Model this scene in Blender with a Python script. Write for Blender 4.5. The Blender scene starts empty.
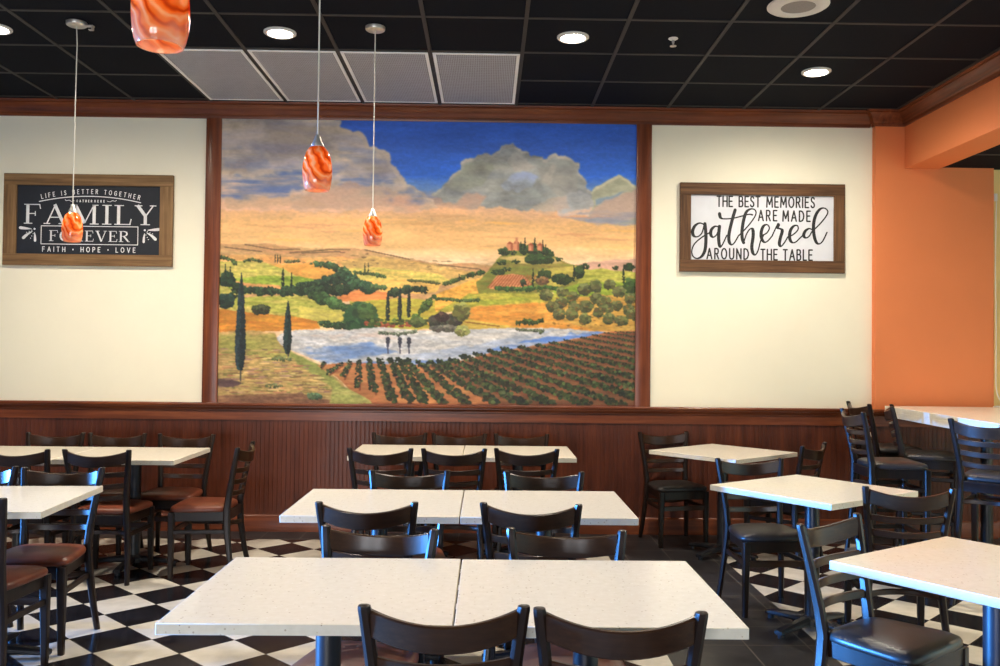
import bpy, bmesh, math, random
from mathutils import Vector, Matrix
random.seed(3)
PI = math.pi
scene = bpy.context.scene
COL = scene.collection

EXPOSURE = .96
P_LEFT, P_REAR, P_CAN, P_MORE, P_ALC = 2100, 88, 106, 53, 185      # watts
LENS, BULB = 30., 6.5
# ---------------------------------------------------------------- camera
cam_data = bpy.data.cameras.new('camera')
cam = bpy.data.objects.new('camera', cam_data); COL.objects.link(cam)
def camera_basis(pitch, roll, yaw):
    cy, sy = math.cos(yaw), math.sin(yaw)
    fwd = Vector((sy, cy, 0)); right = Vector((cy, -sy, 0)); up = Vector((0, 0, 1))
    f2 = fwd*math.cos(pitch)+up*math.sin(pitch); u2 = up*math.cos(pitch)-fwd*math.sin(pitch)
    r3 = right*math.cos(roll)+u2*math.sin(roll); u3 = u2*math.cos(roll)-right*math.sin(roll)
    return r3, u3, f2
r_, u_, f_ = camera_basis(.0202, .0108, .0138)
mw = Matrix(((r_.x, u_.x, -f_.x, 0), (r_.y, u_.y, -f_.y, 0), (r_.z, u_.z, -f_.z, 1.461), (0, 0, 0, 1)))
cam.matrix_world = mw
cam_data.sensor_fit = 'HORIZONTAL'; cam_data.sensor_width = 36; cam_data.lens = 36*.8969; cam_data.clip_start = .05
scene.camera = cam

# ---------------------------------------------------------------- world, exposure, daylight
world = bpy.data.worlds.new('world'); scene.world = world; world.use_nodes = True
bg = world.node_tree.nodes['Background']; bg.inputs[0].default_value = (.8, .85, 1, 1); bg.inputs[1].default_value = .8
vs = scene.view_settings
vs.view_transform = 'Standard'; vs.look = 'None'; vs.exposure = EXPOSURE; vs.gamma = 1; vs.use_curve_mapping = False
scene.cycles.use_denoising = True
scene.cycles.max_bounces = 8; scene.cycles.sample_clamp_indirect = 6; scene.cycles.caustics_reflective = False; scene.cycles.caustics_refractive = False
def area(name, loc, rot, sx, sy, power, color, spread=180):
    d = bpy.data.lights.new(name, 'AREA'); d.shape = 'RECTANGLE'; d.size = sx; d.size_y = sy; d.energy = power; d.color = color; d.spread = math.radians(spread)
    o = bpy.data.objects.new(name, d); COL.objects.link(o); o.location = loc; o.rotation_euler = rot
    return o
DAY = (.07, .33, 1.0)
# daylight entering through the windows of the left wall and of the wall behind the camera
LEFT_WINDOWS = [(-1.4, 2.2), (1.1, 2.2), (3.2, 1.9)]           # centre Y, width
REAR_WINDOWS = [(-3.3, 1.9), (-.9, 1.9)]                       # centre X, width
WZ0, WZ1 = .30, 1.50
area('daylight_outside_the_windows', (-16, 3.5, 1.05), (0, -PI/2, 0), 1.0, 2.0, P_LEFT, DAY, 60)
for x, w in REAR_WINDOWS: area('daylight_through_window', (x, -5.92, (WZ0+WZ1)/2), (PI/2, 0, 0), w, WZ1-WZ0, P_REAR, (.92, .95, 1.))

# ---------------------------------------------------------------- materials
def srgb(r, g, b):
    def f(v):
        v /= 255.
        return v/12.92 if v <= .04045 else ((v+.055)/1.055)**2.4
    return (f(r), f(g), f(b), 1)
class Mat:
    def __init__(s, name):
        s.m = bpy.data.materials.new(name); s.m.use_nodes = True; s.t = s.m.node_tree
        s.b = s.t.nodes['Principled BSDF']; s.out = s.t.nodes['Material Output']
    def n(s, typ, **kw):
        x = s.t.nodes.new(typ)
        for k, v in kw.items():
            if k in x.inputs.keys(): x.inputs[k].default_value = v
            else: setattr(x, k, v)
        return x
    def l(s, a, b): s.t.links.new(a, b)
    def coords(s, scale=(1, 1, 1), rot=(0, 0, 0)):
        c = s.n('ShaderNodeTexCoord'); mp = s.n('ShaderNodeMapping'); mp.inputs['Scale'].default_value = scale; mp.inputs['Rotation'].default_value = rot
        s.l(c.outputs['Object'], mp.inputs[0]); return mp.outputs[0]
    def noise(s, vec, scale, detail=4, rough=.55):
        x = s.n('ShaderNodeTexNoise'); x.inputs['Scale'].default_value = scale; x.inputs['Detail'].default_value = detail; x.inputs['Roughness'].default_value = rough
        s.l(vec, x.inputs['Vector']); return x.outputs['Fac']
    def ramp(s, fac, stops):
        r = s.n('ShaderNodeValToRGB'); e = r.color_ramp.elements
        while len(e) < len(stops): e.new(.5)
        for q, (p, col) in zip(e, stops): q.position = p; q.color = col
        s.l(fac, r.inputs[0]); return r.outputs[0]
    def math(s, op, a, b=None):
        x = s.n('ShaderNodeMath'); x.operation = op
        for i, v in enumerate((a, b)):
            if v is None: continue
            if isinstance(v, (int, float)): x.inputs[i].default_value = v
            else: s.l(v, x.inputs[i])
        return x.outputs[0]
    def mixc(s, fac, a, b):
        x = s.n('ShaderNodeMix'); x.data_type = 'RGBA'
        for i, v in ((0, fac), (6, a), (7, b)):
            if isinstance(v, (int, float, tuple)): x.inputs[i].default_value = v
            else: s.l(v, x.inputs[i])
        return x.outputs[2]
    def bump(s, h, strength=.2, dist=.01):
        x = s.n('ShaderNodeBump'); x.inputs['Strength'].default_value = strength; x.inputs['Distance'].default_value = dist
        s.l(h, x.inputs['Height']); s.l(x.outputs[0], s.b.inputs['Normal'])
    def set(s, **kw):
        for k, v in kw.items():
            i = s.b.inputs[k.replace('_', ' ')]
            if isinstance(v, (int, float, tuple)): i.default_value = v
            else: s.l(v, i)
        return s
def plain(name, rgb, rough=.5, var=.06, scale=8, metal=0., **kw):
    a = Mat(name); v = a.coords(); c = srgb(*rgb)
    d = tuple(x*(1-var) for x in c[:3])+(1,); e = tuple(min(1, x*(1+var)) for x in c[:3])+(1,)
    a.set(Base_Color=a.ramp(a.noise(v, scale), [(.3, d), (.7, e)]), Roughness=rough, Metallic=metal, **kw)
    return a.m
def wood(name, dark, mid, light, axis='X', rough=.35, scale=1., coat=.0, streak=14):
    a = Mat(name); s = {'X': (.6, streak, streak), 'Y': (streak, .6, streak), 'Z': (streak, streak, .6)}[axis]
    v = a.coords(tuple(q*scale for q in s)); n = a.noise(v, 2.2, 6, .65); n2 = a.noise(a.coords((1.3, 1.3, 1.3)), 2.0, 3)
    f = a.math('ADD', a.math('MULTIPLY', n, .75), a.math('MULTIPLY', n2, .25))
    a.set(Base_Color=a.ramp(f, [(.32, srgb(*dark)), (.5, srgb(*mid)), (.68, srgb(*light))]), Roughness=rough, Coat_Weight=coat, Coat_Roughness=.2, Specular_IOR_Level=.3)
    a.bump(n, .08, .004); return a.m
M = {}
M['cream'] = plain('cream_wall_paint', (243, 236, 214), .75, .02, 2)
M['yellow'] = plain('yellow_wall_paint', (238, 208, 138), .75, .02, 2)
M['orange'] = plain('orange_wall_paint', (226, 130, 77), .7, .03, 2)
M['grey_wall'] = plain('tan_wall_paint', (150, 118, 84), .8, .03, 2)
M['redwood_x'] = wood('stained_wood_trim', (78, 36, 18), (110, 54, 28), (138, 74, 40), 'X', .38, 1, .15)
M['redwood_y'] = wood('stained_wood_trim_depthwise', (78, 36, 18), (110, 54, 28), (138, 74, 40), 'Y', .38, 1, .15)
M['redwood_z'] = wood('stained_wood_upright', (78, 36, 18), (110, 54, 28), (138, 74, 40), 'Z', .38, 1, .15)
M['bead'] = wood('stained_beadboard', (64, 29, 16), (88, 42, 25), (110, 55, 32), 'Z', .42, .8, .06, 9)
M['espresso'] = wood('espresso_chair_wood', (21, 12, 9), (31, 19, 14), (42, 26, 18), 'Z', .38, 1.4, .05)
M['espresso_x'] = wood('espresso_chair_rail_wood', (40, 24, 16), (54, 34, 22), (72, 46, 29), 'X', .3, 1.4, .15)  # rails lighter than the posts: brown glare put into the colour
def vinyl(name, rgb, rgb2):
    a = Mat(name); v = a.coords(); n = a.noise(v, 9, 3); a.set(Base_Color=a.ramp(n, [(.3, srgb(*rgb)), (.7, srgb(*rgb2))]), Roughness=.38)
    vo = a.n('ShaderNodeTexVoronoi'); vo.inputs['Scale'].default_value = 260; a.l(v, vo.inputs['Vector']); a.bump(vo.outputs[0], .12, .001); return a.m
M['vinyl_brown'] = vinyl('brown_vinyl', (96, 46, 30), (122, 62, 40)); M['vinyl_black'] = vinyl('black_vinyl', (34, 31, 31), (48, 44, 43))
a = Mat('speckled_quartz'); v = a.coords()
vo = a.n('ShaderNodeTexVoronoi'); vo.inputs['Scale'].default_value = 85; a.l(v, vo.inputs['Vector'])
rnd = a.n('ShaderNodeSeparateColor'); a.l(vo.outputs['Color'], rnd.inputs[0])
fleck = a.math('MULTIPLY', a.math('LESS_THAN', vo.outputs['Distance'], .24), a.math('GREATER_THAN', rnd.outputs[0], .72))
base = a.ramp(a.noise(v, 40, 5), [(.3, srgb(234, 227, 211)), (.7, srgb(242, 236, 222))])
fcol = a.ramp(rnd.outputs[1], [(.2, srgb(178, 160, 135)), (.5, srgb(206, 190, 165)), (.8, srgb(252, 250, 244))])
a.set(Base_Color=a.mixc(a.math('MULTIPLY', fleck, .75), base, fcol), Roughness=.22, Specular_IOR_Level=.5); M['quartz'] = a.m
M['iron'] = plain('black_painted_iron', (30, 32, 38), .34, .08, 20, 0., Coat_Weight=.2)
M['ceiling'] = plain('black_ceiling_tile', (13, 16, 25), .9, .12, 60, 0., Specular_IOR_Level=.15)
M['grid'] = plain('dark_grid_bar', (58, 55, 54), .6, .05, 6, 0., Specular_IOR_Level=.25)
M['alu'] = plain('brushed_aluminium_frame', (248, 248, 250), .4, .02, 12, 0.)
M['louvre'] = plain('grey_louvre_metal', (182, 184, 196), .5, .05, 12, .05)
M['plenum'] = plain('dark_plenum', (140, 138, 142), .9, .05, 5)
M['white_plastic'] = plain('white_plastic', (226, 220, 214), .5, .03, 10)
M['speaker_mesh'] = plain('grey_speaker_mesh', (150, 142, 138), .7, .12, 120)
M['nickel'] = plain('brushed_nickel', (214, 210, 204), .38, .05, 20, .8)
M['cord'] = plain('clear_white_cord', (224, 220, 208), .4, .04, 20)
M['ink'] = plain('black_lettering_paint', (24, 24, 26), .6, .05, 20)
M['chalk'] = plain('white_lettering_paint', (228, 228, 230), .7, .06, 40)
M['signboard_dark'] = plain('navy_black_board', (22, 26, 36), .7, .12, 20)
M['signboard_white'] = plain('white_board', (212, 214, 222), .7, .03, 12)
M['barnwood'] = wood('pale_barnwood', (92, 68, 44), (126, 96, 64), (152, 118, 82), 'X', .7, 1.3)
M['barnwood_z'] = wood('pale_barnwood_upright', (92, 68, 44), (126, 96, 64), (152, 118, 82), 'Z', .7, 1.3)
M['walnut'] = wood('walnut_stained_frame', (58, 38, 24), (96, 66, 42), (122, 86, 56), 'X', .65, 1.5)
M['walnut_z'] = wood('walnut_stained_frame_upright', (58, 38, 24), (96, 66, 42), (122, 86, 56), 'Z', .65, 1.5)
a = Mat('window_glass'); tp = a.n('ShaderNodeBsdfTransparent'); gl = a.n('ShaderNodeBsdfGlossy'); gl.inputs['Roughness'].default_value = .02; fr = a.n('ShaderNodeFresnel'); fr.inputs[0].default_value = 1.45
mx = a.n('ShaderNodeMixShader'); a.l(fr.outputs[0], mx.inputs[0]); a.l(tp.outputs[0], mx.inputs[1]); a.l(gl.outputs[0], mx.inputs[2]); a.l(mx.outputs[0], a.out.inputs['Surface']); M['glass_pane'] = a.m
def glow(name, col, strength):
    a = Mat(name); v = a.coords(); a.set(Base_Color=a.ramp(a.noise(v, 5), [(.3, (1, .97, .9, 1)), (.7, (1, 1, 1, 1))]), Emission_Color=col, Emission_Strength=strength); return a.m
M['lens'] = glow('lamp_lens', (1, .9, .76, 1), LENS)
M['bulb'] = glow('pendant_bulb', (1, .8, .55, 1), BULB)
# swirled art glass
a = Mat('swirled_orange_art_glass'); v = a.coords((1, 1, 1), (0, .75, .3))
w1 = a.n('ShaderNodeTexWave'); w1.inputs['Scale'].default_value = 10; w1.inputs['Distortion'].default_value = 9; w1.inputs['Detail'].default_value = 2; w1.inputs['Detail Scale'].default_value = 1.3; a.l(v, w1.inputs['Vector'])
sw = a.ramp(w1.outputs['Fac'], [(.0, srgb(216, 92, 28)), (.14, srgb(240, 118, 30)), (.3, srgb(252, 150, 50)), (.75, srgb(254, 172, 84)), (1., srgb(255, 216, 160))])
tc = a.n('ShaderNodeTexCoord'); sep = a.n('ShaderNodeSeparateXYZ'); a.l(tc.outputs['Object'], sep.inputs[0])
low = a.n('ShaderNodeMapRange'); low.inputs['From Min'].default_value = .075; low.inputs['From Max'].default_value = .0; a.l(a.math('ADD', sep.outputs[2], a.math('MULTIPLY', a.math('SUBTRACT', a.noise(v, 14, 3), .5), .16)), low.inputs['Value'])
colr = a.mixc(a.math('MULTIPLY', low.outputs[0], .8), sw, srgb(252, 200, 158))
a.set(Base_Color=colr, Roughness=.08, Coat_Weight=.5)
tr = a.n('ShaderNodeBsdfTranslucent'); a.l(colr, tr.inputs[0]); mx = a.n('ShaderNodeMixShader'); mx.inputs[0].default_value = .5
a.l(a.b.outputs[0], mx.inputs[1]); a.l(tr.outputs[0], mx.inputs[2]); a.l(mx.outputs[0], a.out.inputs['Surface']); M['art_glass'] = a.m
# floor: diagonal black and white tiles, with slate walkways
a = Mat('checker_and_slate_floor'); tc = a.n('ShaderNodeTexCoord'); sep = a.n('ShaderNodeSeparateXYZ'); a.l(tc.outputs['Object'], sep.inputs[0]); x, y = sep.outputs[0], sep.outputs[1]
i_ = a.math('DIVIDE', a.math('ADD', x, 2.0735), .2059); j_ = a.math('DIVIDE', a.math('SUBTRACT', y, 4.540), .2059)
p_ = a.math('MULTIPLY', a.math('ADD', i_, j_), .5); q_ = a.math('MULTIPLY', a.math('SUBTRACT', i_, j_), .5)
par = a.math('FLOORED_MODULO', a.math('ADD', a.math('FLOOR', p_), a.math('FLOOR', q_)), 2.)
def joint(u, width):
    f = a.math('FRACT', u); return a.math('LESS_THAN', a.math('MINIMUM', f, a.math('SUBTRACT', 1., f)), width)
grout = a.math('MAXIMUM', joint(p_, .008), joint(q_, .008))
v = tc.outputs['Object']
white = a.ramp(a.noise(v, 5, 5), [(.35, srgb(200, 194, 182)), (.65, srgb(226, 220, 208))]); black = a.ramp(a.noise(v, 7, 6, .7), [(.35, srgb(20, 20, 24)), (.7, srgb(38, 38, 43))])
check = a.mixc(grout, a.mixc(par, black, white), srgb(90, 86, 80))
sx_ = a.math('DIVIDE', a.math('ADD', x, 20-.88), .305); sy_ = a.math('DIVIDE', a.math('ADD', y, 20-.11), .305)
sl = a.ramp(a.noise(v, 6, 8, .75), [(.3, srgb(24, 25, 28)), (.55, srgb(42, 42, 46)), (.75, srgb(66, 65, 66))])
slate = a.mixc(a.math('MAXIMUM', joint(sx_, .011), joint(sy_, .011)), sl, srgb(96, 90, 84))
inside = a.math('MULTIPLY', a.math('LESS_THAN', y, 6.925), a.math('MAXIMUM', a.math('LESS_THAN', x, .885), a.math('GREATER_THAN', x, 1.69)))
rough = a.math('ADD', .2, a.math('MULTIPLY', a.math('SUBTRACT', 1., inside), .22))
a.set(Base_Color=a.mixc(inside, slate, check), Roughness=rough, Specular_IOR_Level=.5); a.bump(a.math('SUBTRACT', 1., a.math('MULTIPLY', grout, inside)), .15, .002); M['floor'] = a.m
a = Mat('mural_paint'); at = a.n('ShaderNodeAttribute'); at.attribute_name = 'pigment'; nz = a.noise(a.coords((1, 1, 1)), 120, 3)
a.set(Base_Color=a.mixc(a.math('MULTIPLY', a.math('MAXIMUM', a.math('SUBTRACT', nz, .5), 0.), .08), at.outputs['Color'], (1, 1, 1, 1)), Roughness=.6); a.bump(nz, .1, .002); M['mural'] = a.m

# ---------------------------------------------------------------- mesh helpers
def link_mesh(name, bm, mat, parent=None, smooth=None, bevel=0.):
    me = bpy.data.meshes.new(name); bmesh.ops.recalc_face_normals(bm, faces=bm.faces[:]); bm.to_mesh(me); bm.free()
    me.materials.append(mat)
    o = bpy.data.objects.new(name, me); COL.objects.link(o)
    if parent: o.parent = parent
    if bevel:
        b = o.modifiers.new('bevel', 'BEVEL'); b.width = bevel; b.segments = 2; b.limit_method = 'ANGLE'; b.angle_limit = .6
    if smooth is not None:
        for p in me.polygons: p.use_smooth = True
        me.set_sharp_from_angle(angle=smooth)
    return o
def box(bm, x0, x1, y0, y1, z0, z1):
    v = [bm.verts.new(p) for p in ((x0,y0,z0),(x1,y0,z0),(x1,y1,z0),(x0,y1,z0),(x0,y0,z1),(x1,y0,z1),(x1,y1,z1),(x0,y1,z1))]
    for f in ((3,2,1,0),(4,5,6,7),(0,1,5,4),(1,2,6,5),(2,3,7,6),(3,0,4,7)): bm.faces.new([v[i] for i in f])
def loft(bm, rings, closed=False, caps=True):
    R = [[bm.verts.new(p) for p in r] for r in rings]; n = len(R[0])
    for a_, b_ in zip(R, R[1:]):
        for i in range(n): bm.faces.new((a_[i], a_[(i+1) % n], b_[(i+1) % n], b_[i]))
    if caps: bm.faces.new(R[0][::-1]); bm.faces.new(R[-1])
def rect(c, ux, uy, w, h, r=.25):
    # rounded rectangle ring centred on c, half extents along ux, uy
    c = Vector(c); ux = Vector(ux); uy = Vector(uy); k = r*min(w, h); P = []
    for sx, sy, swap in ((1,1,0),(-1,1,1),(-1,-1,0),(1,-1,1)):
        p1 = (sx*w/2, sy*(h/2-k)); p2 = (sx*(w/2-k), sy*h/2)
        for p in ((p1, p2) if not swap else (p2, p1)): P.append(c+ux*p[0]+uy*p[1])
    return P
def lathe(bm, prof, n=24, cx=0, cy=0, close=False):
    rings = []
    for r, z in prof: rings.append([bm.verts.new((cx+math.cos(2*PI*i/n)*r, cy+math.sin(2*PI*i/n)*r, z)) for i in range(n)])
    for a_, b_ in zip(rings, rings[1:]+([rings[0]] if close else [])):
        for i in range(n): bm.faces.new((a_[i], a_[(i+1) % n], b_[(i+1) % n], b_[i]))
    if not close:
        bm.faces.new(rings[0][::-1]); bm.faces.new(rings[-1])
def tube(bm, pts, r, n=8):
    pts = [Vector(p) for p in pts]; rings = []
    for k, p in enumerate(pts):
        t = (pts[min(k+1, len(pts)-1)]-pts[max(k-1, 0)]).normalized()
        u = t.cross(Vector((0, 1, 0)) if abs(t.y) < .9 else Vector((1, 0, 0))).normalized(); w = t.cross(u)
        rings.append([p+u*math.cos(2*PI*i/n)*r+w*math.sin(2*PI*i/n)*r for i in range(n)])
    loft(bm, rings)
def extrude_profile(bm, prof, axis, a0, a1):
    # prof: (depth towards the room, z); axis 'X': wall runs along X, room is towards -Y from plane y=0
    def P(t, d, z): return (t, -d, z) if axis == 'X' else (-d, t, z)
    loft(bm, [[P(a0, d, z) for d, z in prof], [P(a1, d, z) for d, z in prof]])
def structure(o, name=None):
    o['kind'] = 'structure'; return o
def thing(name, label, cat, loc=(0, 0, 0), rz=0., group=None):
    o = bpy.data.objects.new(name, None); COL.objects.link(o); o.empty_display_size = .1
    o.location = loc; o.rotation_euler = (0, 0, rz); tag(o, label, cat, group); return o
def tag(o, label, cat, group=None):
    o['label'] = label; o['category'] = cat
    if group: o['group'] = group
    return o
def children_of(o): return [c for c in COL.objects if c.parent == o]
def copy_thing(root, label, loc, rz=0., group=None, swap=None):
    c = root.copy(); COL.objects.link(c); c.location = loc; c.rotation_euler = (0, 0, rz); c['label'] = label
    if group: c['group'] = group
    def rec(src, dst):
        for ch in children_of(src):
            d = ch.copy(); COL.objects.link(d); d.parent = dst
            if swap and ch.name.split('.')[0] in swap: d.data = swap[ch.name.split('.')[0]]
            rec(ch, d)
    rec(root, c); return c
# ---------------------------------------------------------------- the painted mural (a painting: its colours are pigment)
def paint_mural(W, H):
    import numpy as np
    rng = np.random.default_rng(7)
    s, t = np.meshgrid((np.arange(W)+.5)/W, (np.arange(H)+.5)/H)
    X = 417*s; Y = 284*t                                  # painting units: 417 wide, 284 high, origin top left
    C = np.zeros((H, W, 3))
    def c(*v): return np.array(v)/255.
    def noise(sx, sy, seed):
        r = np.random.default_rng(seed); n = 64
        L = r.random((n, n)); u = X/sx+100; v = Y/sy+100
        i = np.floor(u).astype(int); j = np.floor(v).astype(int); a = u-i; b = v-j
        a = a*a*(3-2*a); b = b*b*(3-2*b)
        g = lambda p, q: L[q % n, p % n]
        return (g(i,j)*(1-a)+g(i+1,j)*a)*(1-b)+(g(i,j+1)*(1-a)+g(i+1,j+1)*a)*b
    def fbm(sx, sy, seed, o=4):
        z = 0; w = 1; tw = 0
        for k in range(o):
            z = z+w*noise(sx/2**k, sy/2**k, seed+k); tw += w; w *= .55
        return z/tw-.5
    wx = fbm(9, 6, 11, 3); wy = fbm(9, 6, 21, 3)
    fine = fbm(3.2, 1.6, 31, 3); streak = fbm(30, 3.0, 41, 4); cloudn = fbm(26, 16, 51, 5); cloudb = fbm(60, 9, 61, 4)
    def mix(mask, col, a=1.):
        m = (mask*a)[..., None]
        C[:] = C*(1-m)+np.clip(col, 0, 1)*m
    def pmask(pts, jit=2.):
        x = X+wx*jit*2; y = Y+wy*jit*2
        pts = np.array(pts, float)-[220, 120]
        m = np.zeros(X.shape, bool)
        for (x0, y0), (x1, y1) in zip(pts, np.roll(pts, -1, 0)):
            if y0 == y1: continue
            cr = ((y0 > y) != (y1 > y)) & (x < (x1-x0)*(y-y0)/(y1-y0)+x0)
            m ^= cr
        return m.astype(float)
    def soft(m, k=1):
        for _ in range(k):
            p = np.pad(m, 1, 'edge')
            m = (p[:-2,1:-1]+p[2:,1:-1]+p[1:-1,:-2]+p[1:-1,2:]+2*p[1:-1,1:-1])/6
        return m
    def poly(pts, col, jit=1.2, tex=.35, col2=None, k=1, a=1.):
        col = c(*col); t_ = streak[..., None]*tex
        cc = col*(1+t_)+fine[..., None]*tex*.12
        if col2 is not None:
            q = np.clip(.5+streak*1.9+fine*.7, 0, 1)[..., None]
            cc = (col*(1-q)+c(*col2)*q)*(1+fine[..., None]*.25)
        mix(soft(pmask(pts, jit), k), cc, a)
    def disc(x, y, rx, ry, col, a=1., rough=.35):
        x -= 220; y -= 120; m = 2
        i0 = max(0, int((x-rx*1.5)/417*W)-m); i1 = min(W, int((x+rx*1.5)/417*W)+m+1)
        j0 = max(0, int((y-ry*1.5)/284*H)-m); j1 = min(H, int((y+ry*1.5)/284*H)+m+1)
        if i0 >= i1 or j0 >= j1: return
        xs = X[j0:j1, i0:i1]; ys = Y[j0:j1, i0:i1]
        d = np.hypot((xs-x)/rx, (ys-y)/ry)+fine[j0:j1, i0:i1]*rough*2
        mm = np.clip((1.05-d)/.2, 0, 1)[..., None]*a
        C[j0:j1, i0:i1] = C[j0:j1, i0:i1]*(1-mm)+np.clip(c(*col), 0, 1)*mm
    def jitcol(col, amt):
        return tuple(np.clip(np.array(col)*(1+amt*(rng.random()-.5)*2)+(rng.random(3)-.5)*10, 0, 255))
    def bush(x, y, w, h, col=(48,66,36), n=None):
        n = n or 0
        n = max(n, 8, int(w*h*.8))
        for _ in range(n):
            a = rng.random()*6.283; r = rng.random()**.5
            px = x+math.cos(a)*r*w/2; py = y+math.sin(a)*r*h/2
            q = max(.8, min(6, min(w, h)*.24))
            sh = 1.25-.55*(py-(y-h/2))/h
            disc(px, py, q*(.7+.6*rng.random()), q*(.6+.5*rng.random()), jitcol(tuple(np.array(col)*sh), .25))
    def hedge(pts, w, col=(48,66,36)):
        w *= .84
        for (x0, y0), (x1, y1) in zip(pts, pts[1:]):
            n = max(1, int(math.hypot(x1-x0, y1-y0)/(w*.3)))
            for k in range(n):
                q = (k+rng.random()*.6)/n
                bush(x0+(x1-x0)*q, y0+(y1-y0)*q-rng.random()*w*.15, w*(.5+1.1*rng.random()), w*(.45+1.1*rng.random()), tuple(np.array(col)*(.85+.5*rng.random())), 5)
    def cypress(x, y0, y1, w, col=(30,48,42), trunk=0):
        if trunk: line([(x+.5, y1-2), (x+1, y1+trunk)], 1.1, (85,80,70))
        n = int((y1-y0)*w*1.1)+14
        for k in range(n):
            q = rng.random()
            prof = (q/.72)**.7 if q < .72 else 1-((q-.72)/.28)**2*.55
            ww = w/2*prof; px = x+(rng.random()*2-1)*ww*.75
            disc(px, y0+(y1-y0)*q, max(.5, min(w*.16, ww*.5+.3)), max(.8, w*.2), jitcol(tuple(np.array(col)*(1.15 if px < x else .8)), .25))
    def line(pts, w, col, a=1.):
        for (x0, y0), (x1, y1) in zip(pts, pts[1:]):
            n = max(1, int(math.hypot(x1-x0, y1-y0)/max(.5, w*.5)))
            for k in range(n+1):
                q = k/n; disc(x0+(x1-x0)*q, y0+(y1-y0)*q, w/2+.35, w/2+.35, col, a, .1)
    # --- sky
    ys = np.array([120, 150, 172, 188, 198, 206, 222, 244, 262])-120.
    cols = np.array([(50,98,200),(58,106,206),(54,114,222),(104,140,198),(150,135,135),(214,170,138),(226,178,122),(232,184,126),(240,204,164)])/255.
    yy = Y+wy*8+cloudb*8
    for k in range(3): C[..., k] = np.interp(yy, ys, cols[:, k])
    C *= (1+.22*cloudb+.05*fine)[..., None]
    # clouds
    big = [(200,100),(336,118),(341,128),(349,131),(357,130),(363,137),(366,146),(378,150),(388,153),(391,161),(397,166),(399,174),(404,177),(405,184),(414,188),(424,193),(432,200),(440,207),(420,212),(200,212)]
    m = soft(pmask(big, 3.6), 3)
    base = c(178,166,162)*(1+cloudn[..., None]*.55)+c(26,16,-14)*(cloudb[..., None]*2)
    warm = np.clip((Y-66)/22+cloudn*2, 0, 1)[..., None]
    base = base*(1-warm)+c(220,178,148)*(1+cloudn[..., None]*.3)*warm
    mix(m, base)
    rim = np.clip(m-np.roll(np.roll(m, 5, 0), -6, 1), 0, 1)
    mix(soft(rim, 3)*np.clip(.6+cloudn*2.5, 0, 1), c(212,194,172), .8)
    for pts, a in (([(220,181),(300,170),(310,185),(285,196),(252,200),(220,199)], .75), ([(270,168),(345,166),(330,176),(280,178)], .5), ([(335,180),(395,176),(392,184),(345,189)], .7), ([(330,140),(372,152),(390,167),(345,160)], .3), ([(222,150),(258,150),(270,165),(252,172),(222,166)], .35), ([(376,192),(412,190),(440,199),(400,203)], .5)):
        q = soft(pmask(pts, 6), 10)*np.clip(.65+streak*2.4, 0, 1)
        mix(q, c(92,116,172), a)
    for pts, a, col in (([(300,198),(322,186),(345,182),(395,190),(412,203),(360,209),(290,210)], .75, (188,154,136)), ([(228,165),(247,162),(246,174),(230,176)], .5, (160,138,128)), ([(225,200),(300,196),(330,206),(225,210)], .6, (196,160,130)), ([(262,128),(318,124),(330,150),(280,160)], .4, (150,134,124)), ([(376,200),(405,192),(420,202),(414,211)], .7, (208,160,135))):
        mix(soft(pmask(pts, 4), 6)*np.clip(.75+cloudn*2, 0, 1), c(*col), a)
    mid = [(430,194),(440,188),(446,179),(456,171),(460,161),(470,155),(484,152),(492,153),(503,145),(512,142),(520,147),(530,153),(545,155),(553,150),(562,152),(572,158),(578,160),(580,171),(586,177),(588,186),(600,196),(610,206),(560,209),(500,206),(470,206),(440,200)]
    m = soft(pmask(mid, 3.4), 3)
    mix(m, c(160,162,160)*(1+cloudn[..., None]*.75)+c(10,8,2)*cloudb[..., None]*4)
    rim = np.clip(m-np.roll(m, 5, 0), 0, 1); mix(soft(rim, 3)*np.clip(.6+cloudn*2.5, 0, 1), c(224,208,188), .9)
    for pts, a, col in (([(446,184),(462,164),(482,158),(494,166),(480,184),(460,192)], .55, (146,150,128)), ([(500,184),(512,172),(526,168),(538,176),(530,186),(505,190)], .75, (168,184,224)), ([(505,158),(513,147),(524,156),(535,166),(515,170)], .55, (198,186,176)), ([(538,166),(553,162),(576,164),(578,190),(545,194)], .55, (168,160,150)), ([(505,196),(545,180),(560,196),(590,200),(560,206)], .5, (156,166,172)), ([(540,182),(552,160),(558,161),(548,184)], .4, (204,196,184)), ([(552,204),(566,191),(582,188),(600,200),(596,214),(560,214)], .6, (192,190,202)), ([(440,203),(455,200),(466,193),(476,191),(486,196),(480,206),(450,208)], .85, (198,158,136)), ([(530,206),(548,196),(566,192),(570,206),(545,212)], .6, (196,166,142))):
        mix(soft(pmask(pts, 3), 5)*np.clip(.8+cloudn*1.6, 0, 1), c(*col), a)
    m = soft(pmask([(591,190),(597,184),(606,179),(613,174),(619,171),(626,175),(632,181),(640,184),(640,222),(585,218),(594,204)], 2), 2)
    mix(m, c(176,176,152)*(1+cloudn[..., None]*.6)); rim = np.clip(m-np.roll(m, 5, 0), 0, 1); mix(soft(rim, 3), c(222,216,182), .6)
    mix(soft(pmask([(594,197),(612,192),(628,186),(612,198),(596,203)], 2), 4), c(122,146,176), .8)
    mix(soft(pmask([(588,212),(604,198),(624,190),(640,184),(640,214),(600,218)], 3), 5), c(188,160,146), .9)
    mix(soft(pmask([(560,214),(600,208),(640,210),(640,222),(590,221)], 2), 4)*np.clip(.5+streak*3, 0, 1), c(140,142,162), .8)
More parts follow.
